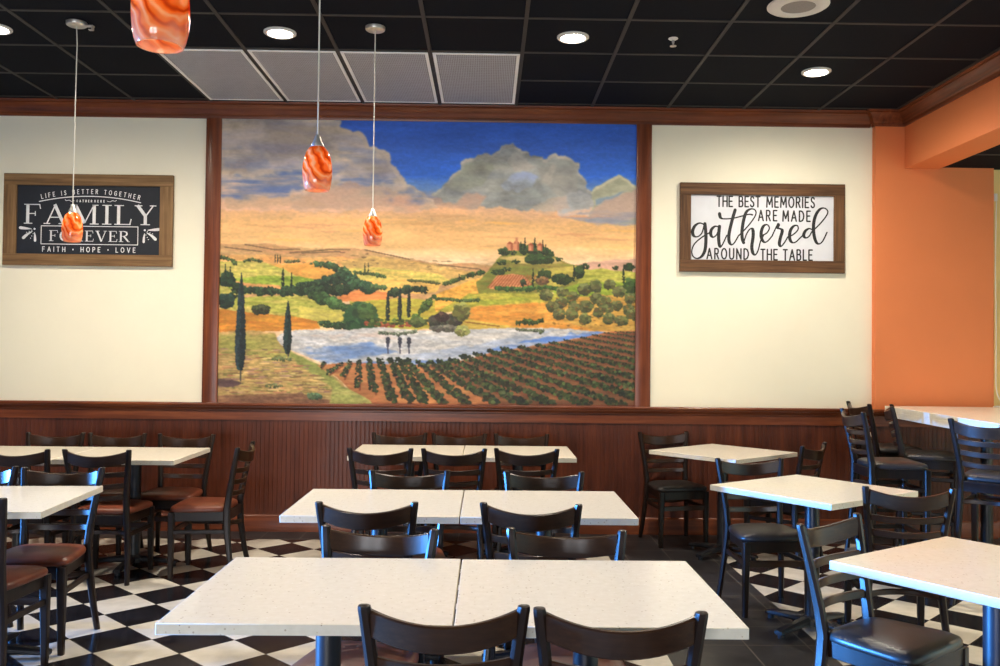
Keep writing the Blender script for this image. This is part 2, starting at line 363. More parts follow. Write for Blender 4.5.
    for k in range(26):
        y0 = 214+rng.random()*36; x0 = 222+rng.random()*380; w = 25+rng.random()*70
        mix(soft(pmask([(x0,y0),(x0+w*.5,y0-1.2),(x0+w,y0),(x0+w*.5,y0+1.2)], 1.5), 2), c(*[(205,150,100),(242,190,120),(214,146,112),(240,184,96)][k % 4]), .45)
    # --- far land
    poly([(220,245),(247,246),(268,245),(292,248),(318,249),(345,248),(368,250),(388,256),(418,260),(440,263),(470,262),(500,264),(530,266),(530,300),(220,300)], (206,168,116), 1., .3, (190,140,100))
    poly([(560,266),(590,260),(612,257),(640,256),(640,282),(560,275)], (214,168,146), 1, .25)
    for p in ([(245,246),(275,251),(300,250)], [(290,254),(330,250),(350,250)], [(365,250),(410,259)], [(420,264),(450,265),(480,268)], [(225,249),(262,253)], [(380,262),(430,267)], [(400,270),(436,269)], [(302,254),(340,252)]): line(p, .9, (120,96,70), .6)
    poly([(220,257),(260,256),(300,259),(345,257),(360,262),(345,268),(220,268)], (238,186,118), 1, .3, (222,160,96))
    poly([(340,262),(372,256),(420,262),(470,270),(500,272),(470,285),(350,282)], (216,178,110), 1, .3, (200,160,96))
    for k in range(60):
        x0 = 300+rng.random()*170; y0 = 249+rng.random()*22
        if y0 < 247+(x0-340)*.12: continue
        disc(x0, y0, 1.5+rng.random()*2, .7, jitcol((130,104,72), .3), .55)
    # middle land
    poly([(220,263),(262,263),(292,270),(310,278),(318,285),(220,300)], (176,176,82), 1, .3, (206,186,104))
    poly([(268,266),(330,264),(348,276),(330,282),(300,278),(283,270)], (226,168,84), 1, .35, (200,136,66))
    poly([(222,282),(262,277),(300,277),(322,282),(310,288),(230,290)], (128,156,52), 1, .3, (160,176,70))
    poly([(236,283),(280,287),(284,291),(240,292)], (220,156,100), 1)
    poly([(345,268),(380,268),(440,273),(455,281),(420,284),(360,280)], (196,186,96), 1, .3, (226,190,104))
    poly([(362,280),(410,279),(442,283),(436,292),(395,294),(370,288)], (238,196,112), 1, .3, (226,176,90))
    poly([(345,294),(360,290),(390,292),(388,300),(330,303)], (224,140,80), 1, .3)
    poly([(222,299),(300,296),(322,300),(352,316),(362,330),(300,326),(222,315)], (158,164,70), 1.4, .5, (196,180,98))
    poly([(300,306),(340,312),(356,326),(300,326)], (206,190,104), 1, .3, (190,180,84))
    poly([(350,302),(400,298),(440,300),(442,328),(360,330)], (196,172,70), 1.2, .5, (164,164,64))
    poly([(436,294),(470,280),(500,270),(500,302),(436,312)], (226,164,70), 1, .35, (240,180,84))
    # right hill with the hamlet
    poly([(476,282),(486,272),(497,258),(506,250),(520,246),(545,247),(556,254),(566,260),(580,264),(592,268),(600,275),(560,290),(480,296)], (150,132,66), 1.2, .4, (112,122,52))
    poly([(498,256),(520,254),(556,256),(564,261),(520,262)], (196,170,104), 1, .3)
    poly([(540,268),(575,263),(590,268),(574,276),(560,285),(530,280)], (198,176,92), 1, .3, (180,168,70))
    poly([(490,284),(497,275),(512,272),(524,274),(534,284),(530,287),(490,288)], (206,140,96), .8, .2)
    for k in range(14): line([(500+k*2.8, 273.5), (488+k*3.2, 286.5)], .7, (168,88,50), .55)
    poly([(586,268),(602,266),(640,270),(640,300),(560,297),(572,290)], (158,164,66), 1, .4, (188,178,84))
    poly([(553,289),(580,281),(612,279),(640,279),(640,291),(600,296),(560,297)], (122,148,46), 1, .3, (150,164,58))
    poly([(436,312),(470,292),(520,292),(560,291),(566,303),(520,309)], (150,158,58), 1, .35, (186,170,72))
    poly([(428,322),(470,306),(520,302),(560,300),(600,296),(640,294),(640,331),(590,329),(500,330),(430,326)], (232,172,82), 1.2, .4, (212,140,58))
    poly([(436,324),(468,318),(520,326),(450,330)], (206,176,82), 1, .3)
    poly([(545,300),(600,292),(640,292),(640,330),(596,328),(560,318)], (208,168,84), 1.5, .5, (180,134,60))
    # golden field, bank
    poly([(220,311),(262,315),(300,318),(318,322),(322,329),(290,332),(220,334)], (216,154,58), 1, .6, (190,118,46))
    # dark hedges
    hedge([(222,259),(232,262),(236,266)], 4, (62,78,46)); hedge([(244,263),(252,261),(262,263)], 3, (70,84,50)); hedge([(286,263),(300,262)], 3, (90,92,62))
    for x in (275.5,278,280.5): cypress(x, 256, 264, 1.6, (70,72,52))
    hedge([(314,265),(330,266),(346,272),(352,280)], 6, (58,78,50)); hedge([(318,285),(330,282),(345,278),(356,282)], 9, (40,60,42)); hedge([(340,275),(356,284),(372,290)], 9, (44,66,46)); hedge([(372,287),(386,288)], 6, (70,90,56))
    hedge([(236,290),(260,293),(290,293),(318,291),(345,291),(352,287)], 8, (40,58,38)); hedge([(300,287),(318,284)], 6, (44,62,40)); bush(228, 281, 12, 12, (40,60,42)); hedge([(222,300),(236,297)], 6, (48,66,40)); bush(227, 303, 14, 12, (38,60,50)); bush(262, 311, 18, 8, (60,66,42))
    hedge([(314,297),(330,302),(344,308),(354,314),(364,318)], 9, (52,74,42)); hedge([(320,324),(340,327),(352,326)], 6, (50,72,46)); bush(362, 320, 24, 26, (52,84,52), 90); bush(368, 312, 14, 14, (70,96,52))
    hedge([(354,273),(372,274),(386,277)], 3.5, (66,84,50)); hedge([(408,280),(425,281),(440,283)], 2.4, (84,88,50))
    for x in (365,368.5): cypress(x, 263, 274, 1.7, (62,68,46))
    for x, y0, y1 in ((226,266,280),(231,268,279)): cypress(x, y0, y1, 2.6, (44,60,42))
    for x, y0, y1, w in ((283.5,269,289,4),(292,274,289,3.2)): cypress(x, y0, y1, w, (30,46,34))
    hedge([(444,284),(458,279),(470,274)], 4, (70,84,44)); hedge([(470,274),(484,271)], 5, (48,66,34)); cypress(459.5, 273, 280, 2, (60,70,44))
    hedge([(392,294),(404,290),(414,289),(427,290)], 7, (44,60,40)); hedge([(424,304),(430,299),(436,296)], 4, (60,78,44)); hedge([(437,298),(450,299),(466,300),(480,299)], 3, (66,82,44)); hedge([(416,318),(424,308),(432,300)], 6, (72,92,42))
    # hill trees and hamlet
    for x, y0, w, h in ((510,243,7,5),(516,242,5,6),(541,243,7,5)): poly([(x-w/2,y0+h),(x-w/2,y0),(x,y0-1.5),(x+w/2,y0),(x+w/2,y0+h)], (200,134,96), .2, .2)
    poly([(514.5,246),(514.5,239),(517.5,239),(517.5,246)], (190,120,86), .1, .1)
    for x, y, w, h in ((504,250,10,7),(522,246,7,8),(532,247,9,9),(545,249,9,7),(550,252,8,6),(536,257,20,9),(548,258,12,7),(516,260,9,4),(502,261,9,5),(559,257,8,4),(498,271,14,5),(507,268,10,4),(545,273,12,9),(562,277,18,9),(580,270,8,12),(586,264,7,5),(616,265,6,4),(630,264,10,7),(600,263,3,3)): bush(x, y, w, h, (50,68,34))
    for x, y0, y1, w in ((521,240,250,2.2),(525,236,251,2.8),(535,236,250,2.6),(543,238,250,2.4),(546,242,253,2),(533.5,267,285,3.2),(574.5,263,279,3.2),(584,261,268,1.5),(587.5,262,267,1.4),(624.5,263,281,3.6)): cypress(x, y0, y1, w, (34,48,28))
    for x, y0, w, h in ((510,242,6,7),(516.5,241,5,8),(531,243,5,6),(540,243,5,6)):
        poly([(x-w/2,y0+h),(x-w/2,y0),(x,y0-2),(x+w/2,y0),(x+w/2,y0+h)], (206,136,98), .15, .15); poly([(x+w/6,y0+h),(x+w/6,y0-1),(x+w/2,y0),(x+w/2,y0+h)], (160,92,64), .1, .1); poly([(x-w/2-.6,y0+.4),(x,y0-2.4),(x+w/2+.6,y0+.4)], (150,78,52), .1, .1)
    poly([(515.2,242),(515.2,235.5),(518,235.5),(518,242)], (196,126,92), .1, .1)
    for x, y, w, h in ((505,250,9,5),(513,251,8,4),(524,250,8,5),(536,250,8,5),(546,250,6,5)): bush(x, y, w, h, (44,60,32))
    hedge([(496,287),(520,288),(545,286),(558,287)], 4.5, (56,82,40)); bush(524, 281, 6, 6, (60,70,44)); bush(543, 279, 12, 7, (120,90,60))
    hedge([(566,300),(575,297)], 6, (80,92,48)); bush(632, 283, 12, 12, (62,84,42))
    for x, y in ((547,293),(563,290),(574,294),(585,287),(597,296),(610,282),(620,289),(632,296),(562,301),(575,305),(587,304),(605,300),(618,303),(630,307),(553,305),(573,312),(586,317),(600,310),(610,316),(623,318),(634,312),(596,284),(608,306),(560,312)): bush(x, y, 9+rng.random()*3, 8+rng.random()*2, (92,94,56), 40)
    for k in range(90):
        x = 550+rng.random()*88; y = 292+rng.random()*36; disc(x, y, 1.6, .7, jitcol((130,92,44), .3), .6)
    # lake
    poly([(277,340),(283,335),(300,331),(350,330),(380,327),(420,330),(455,329),(500,327),(540,326),(575,327),(607,330),(585,334),(560,340),(520,348),(480,358),(450,366),(400,366),(340,368),(320,362),(300,354),(285,348)], (186,188,196), .8, .3, (206,200,196))
    for pts, col, a in (([(300,350),(370,342),(400,352),(340,364),(312,359)], (96,136,206), .75), ([(330,366),(400,360),(460,358),(450,366)], (96,132,204), .85), ([(470,354),(520,340),(600,328),(606,331),(560,340),(500,352)], (86,130,214), .9), ([(390,356),(470,345),(520,334),(560,328),(520,340),(450,360)], (146,166,206), .6), ([(295,338),(350,333),(345,338)], (206,186,176), .9), ([(355,333),(395,332),(400,338),(350,340)], (196,176,168), .8), ([(420,336),(450,331),(520,331),(480,340)], (206,200,196), .6)):
        mix(soft(pmask(pts, 2.5), 3)*np.clip(.7+streak*2.4, 0, 1), c(*col), a)
    # lake island, reflections
    for k in range(110):
        x = 366+rng.random()*58; y = 323+rng.random()*4-abs(x-392)*.05; disc(x, y, 1.6, 1.1, jitcol((140,72,50), .3), .9)
    for k in range(60): disc(370+rng.random()*60, 317+rng.random()*6+2, 2, 1.4, jitcol((76,90,44), .35), .9)
    hedge([(380,333),(400,334),(418,331)], 3.5, (92,100,84))
    for x, y0, y1, w in ((388.5,291,320,5.2),(400.5,287,319,5.4),(409.5,287,317,5.2)): cypress(x, y0, y1, w, (34,46,40))
    for x in (389,401,410): line([(x, 339), (x, 342)], 4, (44,46,62), .9); line([(x, 342), (x, 346)], 2.4, (54,56,72), .9); line([(x, 346), (x+.3, 353)], 1, (70,72,96), .8)
    bush(446, 321, 30, 13, (62,60,50), 60); bush(443, 316, 12, 8, (72,52,46)); bush(462, 311, 13, 14, (120,120,66), 30); bush(446, 328, 30, 6, (110,106,96), 24); bush(463, 330, 12, 9, (150,152,92), 24); bush(418, 322, 16, 8, (80,92,52))
    line([(466,321),(500,325)], 1, (150,110,50)); hedge([(518,322),(526,320),(536,321),(543,319)], 4.5, (64,78,36)); hedge([(517,328),(530,329),(544,329)], 2.6, (84,92,74)); bush(541, 330, 4, 5, (90,100,70))
    # near bank
    poly([(220,334),(250,332),(277,334),(279,342),(286,350),(300,357),(318,365),(332,373),(344,383),(352,396),(356,410),(220,410)], (166,146,88), 1.4, .5, (196,160,106))
    poly([(220,336),(276,335),(280,346),(300,357),(260,360),(220,350)], (150,150,76), 2, .4, (172,160,92), 4, .85)
    poly([(290,352),(318,364),(340,382),(352,398),(325,382),(300,366)], (126,142,74), 1, .3, (146,156,84), 3, .8)
    for k in range(420):
        x = 221+rng.random()*125; y = 350+rng.random()*53
        if x > 285+(y-350)*1.35: continue
        disc(x, y, 2.5+rng.random()*5, .5+rng.random()*.5, jitcol([(128,104,70),(206,172,112),(178,122,92),(116,120,66),(214,186,128),(150,112,108)][k % 6], .2), .65)
    poly([(220,380),(236,381),(245,385),(236,389),(220,388)], (86,62,72), 1, .3, None, 2, .85); poly([(220,397),(300,394),(330,400),(340,410),(220,410)], (112,72,64), 1.5, .5, (140,100,76), 3, .8); bush(316, 397, 16, 6, (86,110,80), 24); poly([(335,385),(352,388),(378,398),(385,410),(330,410)], (156,164,92), 1.5, .5, (186,180,110), 2); bush(276, 387, 18, 4, (104,108,72)); bush(284, 360, 22, 4, (104,112,72))
    cypress(242.2, 276, 370, 11, (34,50,54), 12); cypress(289, 303, 354, 9, (32,50,50), 3)
    # vineyard
    poly([(318,366),(345,363),(390,364),(440,364),(470,358),(500,350),(540,343),(580,336),(606,330),(640,327),(640,412),(378,412),(372,400),(352,390),(338,377)], (200,142,88), .8, .5, (166,104,68))
    poly([(430,366),(470,360),(540,344),(640,328),(640,412),(520,412)], (126,82,56), 1.5, .5, (92,62,46), 6, .75)
    rows = [((326,363),(322,368),3.2), ((344,364),(330,374),3.4), ((352,362),(345,378),3.8), ((360.6,361),(360,388),4), ((370,360),(376,392),4.6), ((381,360),(395,402),5.4), ((392,359),(412,403),5.6), ((400,359),(427,403),5.6), ((408,360),(446,404),5.8), ((419,362),(470,404),5.8), ((430,362),(500,404),5.8), ((440,361),(528,404),5.8), ((452,359),(556,404),5.6), ((464,356),(590,404),5.6), ((476,353),(625,404),5.4), ((490,350),(640,396),5.2), ((504,348),(640,386),5), ((520,345.5),(640,376),4.4), ((538,343.5),(640,367),4), ((552,341),(640,359),3.6), ((566,338.5),(640,352),3), ((582,335.5),(640,345.5),2.6), ((594,332.5),(640,340),2.2), ((606,330.5),(640,334.5),1.9), ((616,329),(640,330.5),1.6)]
    for k, ((x0, y0), (x1, y1), w) in enumerate(rows):
        L = math.hypot(x1-x0, y1-y0); n = int(L*2.6)
        line([(x0+1.5, y0+w*.4), (x1+w*.4, y1+w*.5)], w*.45, (120,66,46), .45)
        for q in range(n):
            f_ = q/n; ww = w*1.3*(.7+.35*f_)
            px = x0+(x1-x0)*f_+(rng.random()-.5)*ww*1.25; py = y0+(y1-y0)*f_-ww*.15+(rng.random()-.5)*ww*.7
            disc(px, py, ww*.3, ww*.26, jitcol([(44,56,34),(58,70,42),(80,92,56),(36,44,32),(66,58,40)][rng.integers(5)], .25))
        disc(x0, y0, w*.5, w*.3, (34,46,42))
    poly([(356,404),(380,402.5),(440,403),(520,403),(640,402.5),(640,410),(356,410)], (134,66,50), .8, .4, (100,52,44), 1, .7)
    C *= (1+fine*.10)[..., None]
    C = np.clip(C, 0, 1)
    land = np.clip((Y-130)/12, 0, 1)*(1-.0*X)
    C *= (1+land*(.30*fbm(34, 9, 71, 4)+.22*fbm(7, 2.2, 81, 3)-.05))[..., None]
    C = .52+(C-.52)*1.06
    return np.clip(C, 0, 1)

# ---------------------------------------------------------------- the room
C = 3.435; YW = 7.24; GX, GY, T = 2.038, 5.267, .6096
XL, YB, XR = -9.0, -6.0, 6.0
XB = 3.36            # left face of the soffit
XC0, XC1 = 3.12, 4.087; YC = 7.18    # orange column
ZS = 2.97            # underside of the soffit
bm = bmesh.new(); box(bm, XL-.2, XR+.2, YB-.2, YW+.2, -.06, 0); structure(link_mesh('floor', bm, M['floor']))
bm = bmesh.new(); box(bm, XL-.2, XB+.3, YB-.2, YW+.2, C, C+.05); ceil = structure(link_mesh('ceiling', bm, M['ceiling']))
bm = bmesh.new()
for k in range(-19, 3):
    x = GX+k*T
    if XL < x < XB-.08: box(bm, x-.012, x+.012, YB, YW-.05, C-.006, C+.001)
for k in range(-19, 4):
    y = GY+k*T; 
    if YB < y < YW-.06: box(bm, XL, XB-.05, y-.012, y+.012, C-.005, C+.001)
g = link_mesh('grid_bar', bm, M['grid'], ceil); g['kind'] = 'structure'
bm = bmesh.new(); box(bm, XB+.27, XR+.2, YB-.2, YW+.2, ZS+.015, ZS+.06); ceil2 = structure(link_mesh('ceiling', bm, M['ceiling']))
bm = bmesh.new()
for k in range(0, 6): box(bm, 4.35+k*T-.012, 4.35+k*T+.012, YB, YC-.01, ZS+.009, ZS+.016)
for k in range(-19, 5):
    y = GY+k*T+.2
    if y < YC-.05: box(bm, XB+.28, XR, y-.012, y+.012, ZS+.010, ZS+.016)
link_mesh('grid_bar', bm, M['grid'], ceil2)
# walls
bm = bmesh.new(); box(bm, XL-.2, XC0+.01, YW, YW+.15, 0, C); structure(link_mesh('wall_back', bm, M['cream']))
bm = bmesh.new(); box(bm, XC1-.01, XR+.2, YW, YW+.15, 0, ZS+.05); structure(link_mesh('wall_alcove', bm, M['yellow']))
bm = bmesh.new(); box(bm, XC0, XC1, YC, YW+.12, 0, C); structure(link_mesh('wall_column', bm, M['orange'], None, None, .004))
bm = bmesh.new(); box(bm, XB, XB+.275, YB, YC+.03, ZS, C+.03); structure(link_mesh('wall_soffit', bm, M['orange'], None, None, .004))
bm = bmesh.new(); box(bm, XR, XR+.15, YB-.2, YW+.2, 0, ZS+.1); structure(link_mesh('wall_right', bm, M['yellow']))
def wall_with_holes(name, along, holes, lo, hi, plane, mat):
    # along 'Y': wall plane at x=plane; 'X': wall plane at y=plane
    bm = bmesh.new()
    def b(t0, t1, z0, z1):
        if along == 'Y': box(bm, plane-.15, plane, t0, t1, z0, z1)
        else: box(bm, t0, t1, plane-.15, plane, z0, z1)
    t = lo
    for c_, w in holes:
        b(t, c_-w/2, 0, C); b(c_-w/2, c_+w/2, 0, WZ0); b(c_-w/2, c_+w/2, WZ1, C); t = c_+w/2
    b(t, hi, 0, C); return structure(link_mesh(name, bm, mat))
wall_with_holes('wall_left', 'Y', LEFT_WINDOWS, YB-.2, YW+.2, XL, M['grey_wall'])
wall_with_holes('wall_front', 'X', REAR_WINDOWS, XL-.2, XR+.2, YB, M['grey_wall'])
wn = 0
for along, lst, plane in (('Y', LEFT_WINDOWS, XL), ('X', REAR_WINDOWS, YB)):
    for c_, w in lst:
        wn += 1; bm = bmesh.new(); bp = bmesh.new()
        def b(bm_, t0, t1, z0, z1, d0, d1):
            if along == 'Y': box(bm_, plane-d1, plane-d0, t0, t1, z0, z1)
            else: box(bm_, t0, t1, plane-d1, plane-d0, z0, z1)
        for t0, t1, z0, z1 in ((c_-w/2, c_-w/2+.05, WZ0, WZ1), (c_+w/2-.05, c_+w/2, WZ0, WZ1), (c_-.02, c_+.02, WZ0, WZ1), (c_-w/2+.05, c_+w/2-.05, WZ0, WZ0+.05), (c_-w/2+.05, c_+w/2-.05, WZ1-.05, WZ1)): b(bm, t0, t1, z0, z1, .03, .09)
        wf = structure(link_mesh('window_%d' % wn, bm, M['redwood_z'], None, None, .004))
        b(bp, c_-w/2+.05, c_+w/2-.05, WZ0+.05, WZ1-.05, .105, .11); link_mesh('pane', bp, M['glass_pane'], wf)
# wooden trim along the back wall: beadboard, frieze, cap rail, skirting
def wainscot(x0, x1, y):
    bm = bmesh.new(); pitch = .0345; n = int((x1-x0)/pitch); pitch = (x1-x0)/n; pts = []
    for k in range(n):
        a0 = x0+k*pitch
        pts += [(a0, y-.0095), (a0+.0015, y-.0108), (a0+.005, y-.0113), (a0+.0085, y-.0108), (a0+.010, y-.0112), (a0+pitch-.0015, y-.0112)]
    pts.append((x1, y-.0095))
    lo = [bm.verts.new((p[0], p[1], .1)) for p in pts]; hi = [bm.verts.new((p[0], p[1], .92)) for p in pts]
    for i in range(len(pts)-1): bm.faces.new((lo[i], lo[i+1], hi[i+1], hi[i]))
    me_ = link_mesh('wainscot_panel', bm, M['bead']); structure(me_)
    bm = bmesh.new(); extrude_profile(bm, [(0, .889), (.021, .889), (.021, .958), (.026, .962), (.026, .972), (.040, .990), (.040, .998), (.054, 1.000), (.058, 1.006), (.058, 1.018), (.052, 1.026), (0, 1.026)], 'X', x0, x1)
    for v_ in bm.verts: v_.co.y += y
    structure(link_mesh('trim_1', bm, M['redwood_x'], None, .6))
    bm = bmesh.new(); extrude_profile(bm, [(0, 0), (.024, 0), (.024, .115), (.018, .130), (.010, .136), (0, .136)], 'X', x0, x1)
    for v_ in bm.verts: v_.co.y += y
    structure(link_mesh('baseboard_back', bm, M['redwood_x'], None, .6))
wainscot(XL, XC0-.02, YW); wainscot(XC0-.03, XC1+.02, YC); wainscot(XC1+.02, XR, YW)
CROWN = [(0, 3.312), (.014, 3.312), (.018, 3.326), (.018, 3.338), (.026, 3.344), (.030, 3.352), (.036, 3.372), (.050, 3.392), (.066, 3.404), (.070, 3.410), (.070, 3.418), (.082, 3.422), (.086, 3.434), (0, 3.434)]
bm = bmesh.new(); extrude_profile(bm, CROWN, 'X', XL, XC0-.02)
for v_ in bm.verts: v_.co.y += YW
structure(link_mesh('trim_2', bm, M['redwood_x'], None, .5))
bm = bmesh.new()      # crown round the column and along the soffit, mitred in the corner
def ring(fx): return [fx(d, z) for d, z in CROWN]
loft(bm, [ring(lambda d, z: (XC0-d, YW-.02, z)), ring(lambda d, z: (XC0-d, YC-d, z)), ring(lambda d, z: (XB-d, YC-d, z)), ring(lambda d, z: (XB-d, YB, z))])
structure(link_mesh('trim_3', bm, M['redwood_y'], None, .5))
for x0, x1, nm in ((-2.282, -2.160, 'trim_4'), (1.192, 1.315, 'trim_5')):
    bm = bmesh.new(); extrude_profile(bm, [(0, x0), (.022, x0), (.026, x0+.012), (.026, x1-.012), (.022, x1), (0, x1)], 'X', 1.02, 3.315)
    for v_ in bm.verts: v_.co = Vector((v_.co.z, YW+v_.co.y, v_.co.x))
    structure(link_mesh(nm, bm, M['redwood_z'], None, .4))

# ---------------------------------------------------------------- mural
import numpy as np
MW, MH = 700, 476
pig = paint_mural(MW, MH)
me = bpy.data.meshes.new('mural')
nx, ny = MW+1, MH+1
xs = np.linspace(-2.164, 1.196, nx); zs = np.linspace(3.314, 1.024, ny)
co = np.zeros((ny, nx, 3), np.float32); co[..., 0] = xs[None, :]; co[..., 1] = YW-.006; co[..., 2] = zs[:, None]
me.vertices.add(nx*ny); me.vertices.foreach_set('co', co.ravel())
j, i = np.meshgrid(np.arange(MH), np.arange(MW), indexing='ij'); q = (j*nx+i)
quads = np.stack([q, q+nx, q+nx+1, q+1], -1).reshape(-1, 4).astype(np.int32)
me.loops.add(quads.size); me.loops.foreach_set('vertex_index', quads.ravel())
me.polygons.add(len(quads)); me.polygons.foreach_set('loop_start', np.arange(0, quads.size, 4, dtype=np.int32))
me.update(calc_edges=True)
at = me.color_attributes.new('pigment', 'FLOAT_COLOR', 'POINT')
lin = np.where(pig <= .04045, pig/12.92, ((pig+.055)/1.055)**2.4)
pc = np.ones((ny, nx, 4), np.float32); pc[:MH, :MW, :3] = lin; pc[MH, :MW, :3] = lin[-1]; pc[:MH, MW, :3] = lin[:, -1]; pc[MH, MW, :3] = lin[-1, -1]
pc[1:MH, 1:MW, :3] = (lin[1:, 1:]+lin[:-1, 1:]+lin[1:, :-1]+lin[:-1, :-1])/4
at.data.foreach_set('color', pc.ravel())
me.materials.append(M['mural'])
mural = bpy.data.objects.new('mural', me); COL.objects.link(mural)
tag(mural, 'large painted landscape mural of vineyard, lake, cypresses and hills under a cloudy sunset sky', 'mural')

# ---------------------------------------------------------------- lettering
LET = {   # single-stroke capitals: width, strokes in a unit-height box (y up)
 'A': (.72, [[(0,0),(.36,1),(.72,0)],[(.13,.33),(.59,.33)]]),
 'B': (.56, [[(0,0),(0,1),(.3,1),(.45,.95),(.5,.78),(.44,.6),(.3,.54),(0,.54)],[(.3,.54),(.5,.48),(.56,.28),(.5,.07),(.32,0),(0,0)]]),
 'D': (.66, [[(0,0),(0,1),(.25,1),(.5,.9),(.64,.65),(.66,.5),(.64,.35),(.5,.1),(.25,0),(0,0)]]),
 'E': (.5, [[(.5,1),(0,1),(0,0),(.5,0)],[(0,.52),(.42,.52)]]),
 'F': (.5, [[(.5,1),(0,1),(0,0)],[(0,.52),(.42,.52)]]),
 'G': (.7, [[(.66,.82),(.52,.97),(.35,1),(.14,.9),(.02,.65),(0,.5),(.02,.35),(.14,.1),(.35,0),(.55,.05),(.68,.2),(.68,.46),(.42,.46)]]),
 'H': (.62, [[(0,0),(0,1)],[(.62,0),(.62,1)],[(0,.52),(.62,.52)]]),
 'I': (.0, [[(0,0),(0,1)]]),
 'L': (.46, [[(0,1),(0,0),(.46,0)]]),
 'M': (.84, [[(0,0),(.06,1),(.42,.25),(.78,1),(.84,0)]]),
 'N': (.64, [[(0,0),(0,1),(.64,0),(.64,1)]]),
 'O': (.76, [[(.38+.38*math.cos(t*PI/10),.5+.5*math.sin(t*PI/10)) for t in range(21)]]),
 'P': (.52, [[(0,0),(0,1),(.3,1),(.47,.93),(.52,.75),(.47,.56),(.3,.48),(0,.48)]]),
 'R': (.56, [[(0,0),(0,1),(.3,1),(.47,.93),(.52,.75),(.47,.56),(.3,.5),(0,.5)],[(.26,.5),(.56,0)]]),
 'S': (.5, [[(.47,.85),(.38,.97),(.25,1),(.1,.95),(.03,.8),(.08,.63),(.25,.53),(.42,.42),(.5,.25),(.44,.08),(.27,0),(.1,.04),(0,.17)]]),
 'T': (.58, [[(0,1),(.58,1)],[(.29,1),(.29,0)]]),
 'U': (.62, [[(0,1),(0,.3),(.06,.1),(.2,.01),(.31,0),(.42,.01),(.56,.1),(.62,.3),(.62,1)]]),
 'V': (.7, [[(0,1),(.35,0),(.7,1)]]), 'Y': (.66, [[(0,1),(.33,.48),(.66,1)],[(.33,.48),(.33,0)]]),
 '-': (.16, [[(.04,.42),(.04,.54),(.14,.54),(.14,.42),(.04,.42),(.14,.54)]]), ' ': (.3, [])}
SERIF = {  # stroke: (x0,y0,x1,y1,width); serif bars and curves included
 'F': (.72, [(.16,0,.16,1,.17),(.0,.98,.68,.98,.05),(0,.02,.36,.02,.05),(.16,.52,.48,.52,.05),(.66,.98,.70,.76,.05),(.48,.64,.48,.40,.05)]),
 'A': (1.0, [(.14,.03,.5,1,.07),(.46,1,.84,.03,.17),(.25,.34,.70,.34,.05),(0,.02,.28,.02,.05),(.64,.02,1.,.02,.05)]),
 'M': (1.24, [(.2,.02,.22,1,.07),(.22,.98,.62,.06,.17),(.62,.06,1.0,.98,.06),(1.02,.02,1.02,1,.17),(.02,.98,.3,.98,.05),(.06,.02,.36,.02,.05),(.94,.98,1.2,.98,.05),(.84,.02,1.22,.02,.05)]),
 'I': (.4, [(.2,0,.2,1,.17),(0,.98,.4,.98,.05),(0,.02,.4,.02,.05)]),
 'L': (.74, [(.18,0,.18,1,.17),(0,.98,.4,.98,.05),(0,.02,.7,.02,.05),(.66,.02,.72,.3,.06)]),
 'Y': (.92, [(.12,1,.46,.46,.17),(.80,1,.48,.46,.07),(.46,0,.46,.48,.17),(0,.98,.32,.98,.05),(.64,.98,.92,.98,.05),(.26,.02,.66,.02,.05)]),
 'E': (.72, [(.16,0,.16,1,.17),(0,.98,.64,.98,.05),(0,.02,.68,.02,.05),(.16,.52,.48,.52,.05),(.62,.98,.65,.76,.05),(.66,.02,.70,.26,.05),(.48,.64,.48,.40,.05)]),
 'V': (.94, [(.14,1,.5,0,.17),(.82,1,.5,.02,.07),(0,.98,.34,.98,.05),(.66,.98,.94,.98,.05)]),
 'R': (.88, [(.16,0,.16,1,.17),(0,.98,.4,.98,.05),(0,.02,.36,.02,.05),(.4,.98,.58,.92,.09),(.58,.93,.66,.74,.15),(.66,.76,.58,.58,.15),(.58,.58,.36,.52,.06),(.16,.52,.4,.52,.05),(.4,.52,.74,.05,.16),(.7,.02,.88,.02,.05)]),
 'O': (.92, [(.46+.38*math.cos(t*PI/8),.5+.48*math.sin(t*PI/8),.46+.38*math.cos((t+1)*PI/8),.5+.48*math.sin((t+1)*PI/8),.06+.13*abs(math.cos((t+.5)*PI/8))) for t in range(16)])}
def stroke(bm, pts, widths, y, join=True):
    # flat ribbon painted on the plane y; pts are (x, z)
    pts = [Vector((p[0], p[1])) for p in pts]
    if isinstance(widths, (int, float)): widths = [widths]*len(pts)
    for k in range(len(pts)-1):
        d = pts[k+1]-pts[k]
        if d.length < 1e-6: continue
        n = Vector((-d.y, d.x)).normalized()
        q = [pts[k]+n*widths[k]/2, pts[k]-n*widths[k]/2, pts[k+1]-n*widths[k+1]/2, pts[k+1]+n*widths[k+1]/2]
        bm.faces.new([bm.verts.new((p.x, y-.00003*(k % 9), p.y)) for p in q])
    if join:
        for k, (p, w) in enumerate(zip(pts, widths)):
            bm.faces.new([bm.verts.new((p.x+math.cos(t*PI/5)*w/2, y-.0003-.00003*(k % 9), p.y+math.sin(t*PI/5)*w/2)) for t in range(10)])
def text_width(s, gap, table): return sum(table[ch][0] for ch in s)+gap*(len(s)-1)
def put_text(bm, s, x0, x1, z, h, w, y, arc=0., sx=None):
    # capitals fitted between x0 and x1 on baseline z; arc lifts the middle of the line
    tw = sum(LET[ch][0] for ch in s)*h; k = (sx or .8); gap = (x1-x0-tw*k)/max(1, len(s)-1); x = x0; L = x1-x0
    for ch in s:
        cw = LET[ch][0]*h*k
        for st in LET[ch][1]:
            P = []
            for px, py in st:
                xx = x+px*h*k; u = (x+cw/2-x0)/L*2-1; up = arc*(1-u*u); sl = -4*arc*u/L
                P.append((xx-sl*py*h*.9, z+py*h+up+sl*(px*h*k-cw/2)))
            stroke(bm, P, w, y)
        x += cw+gap
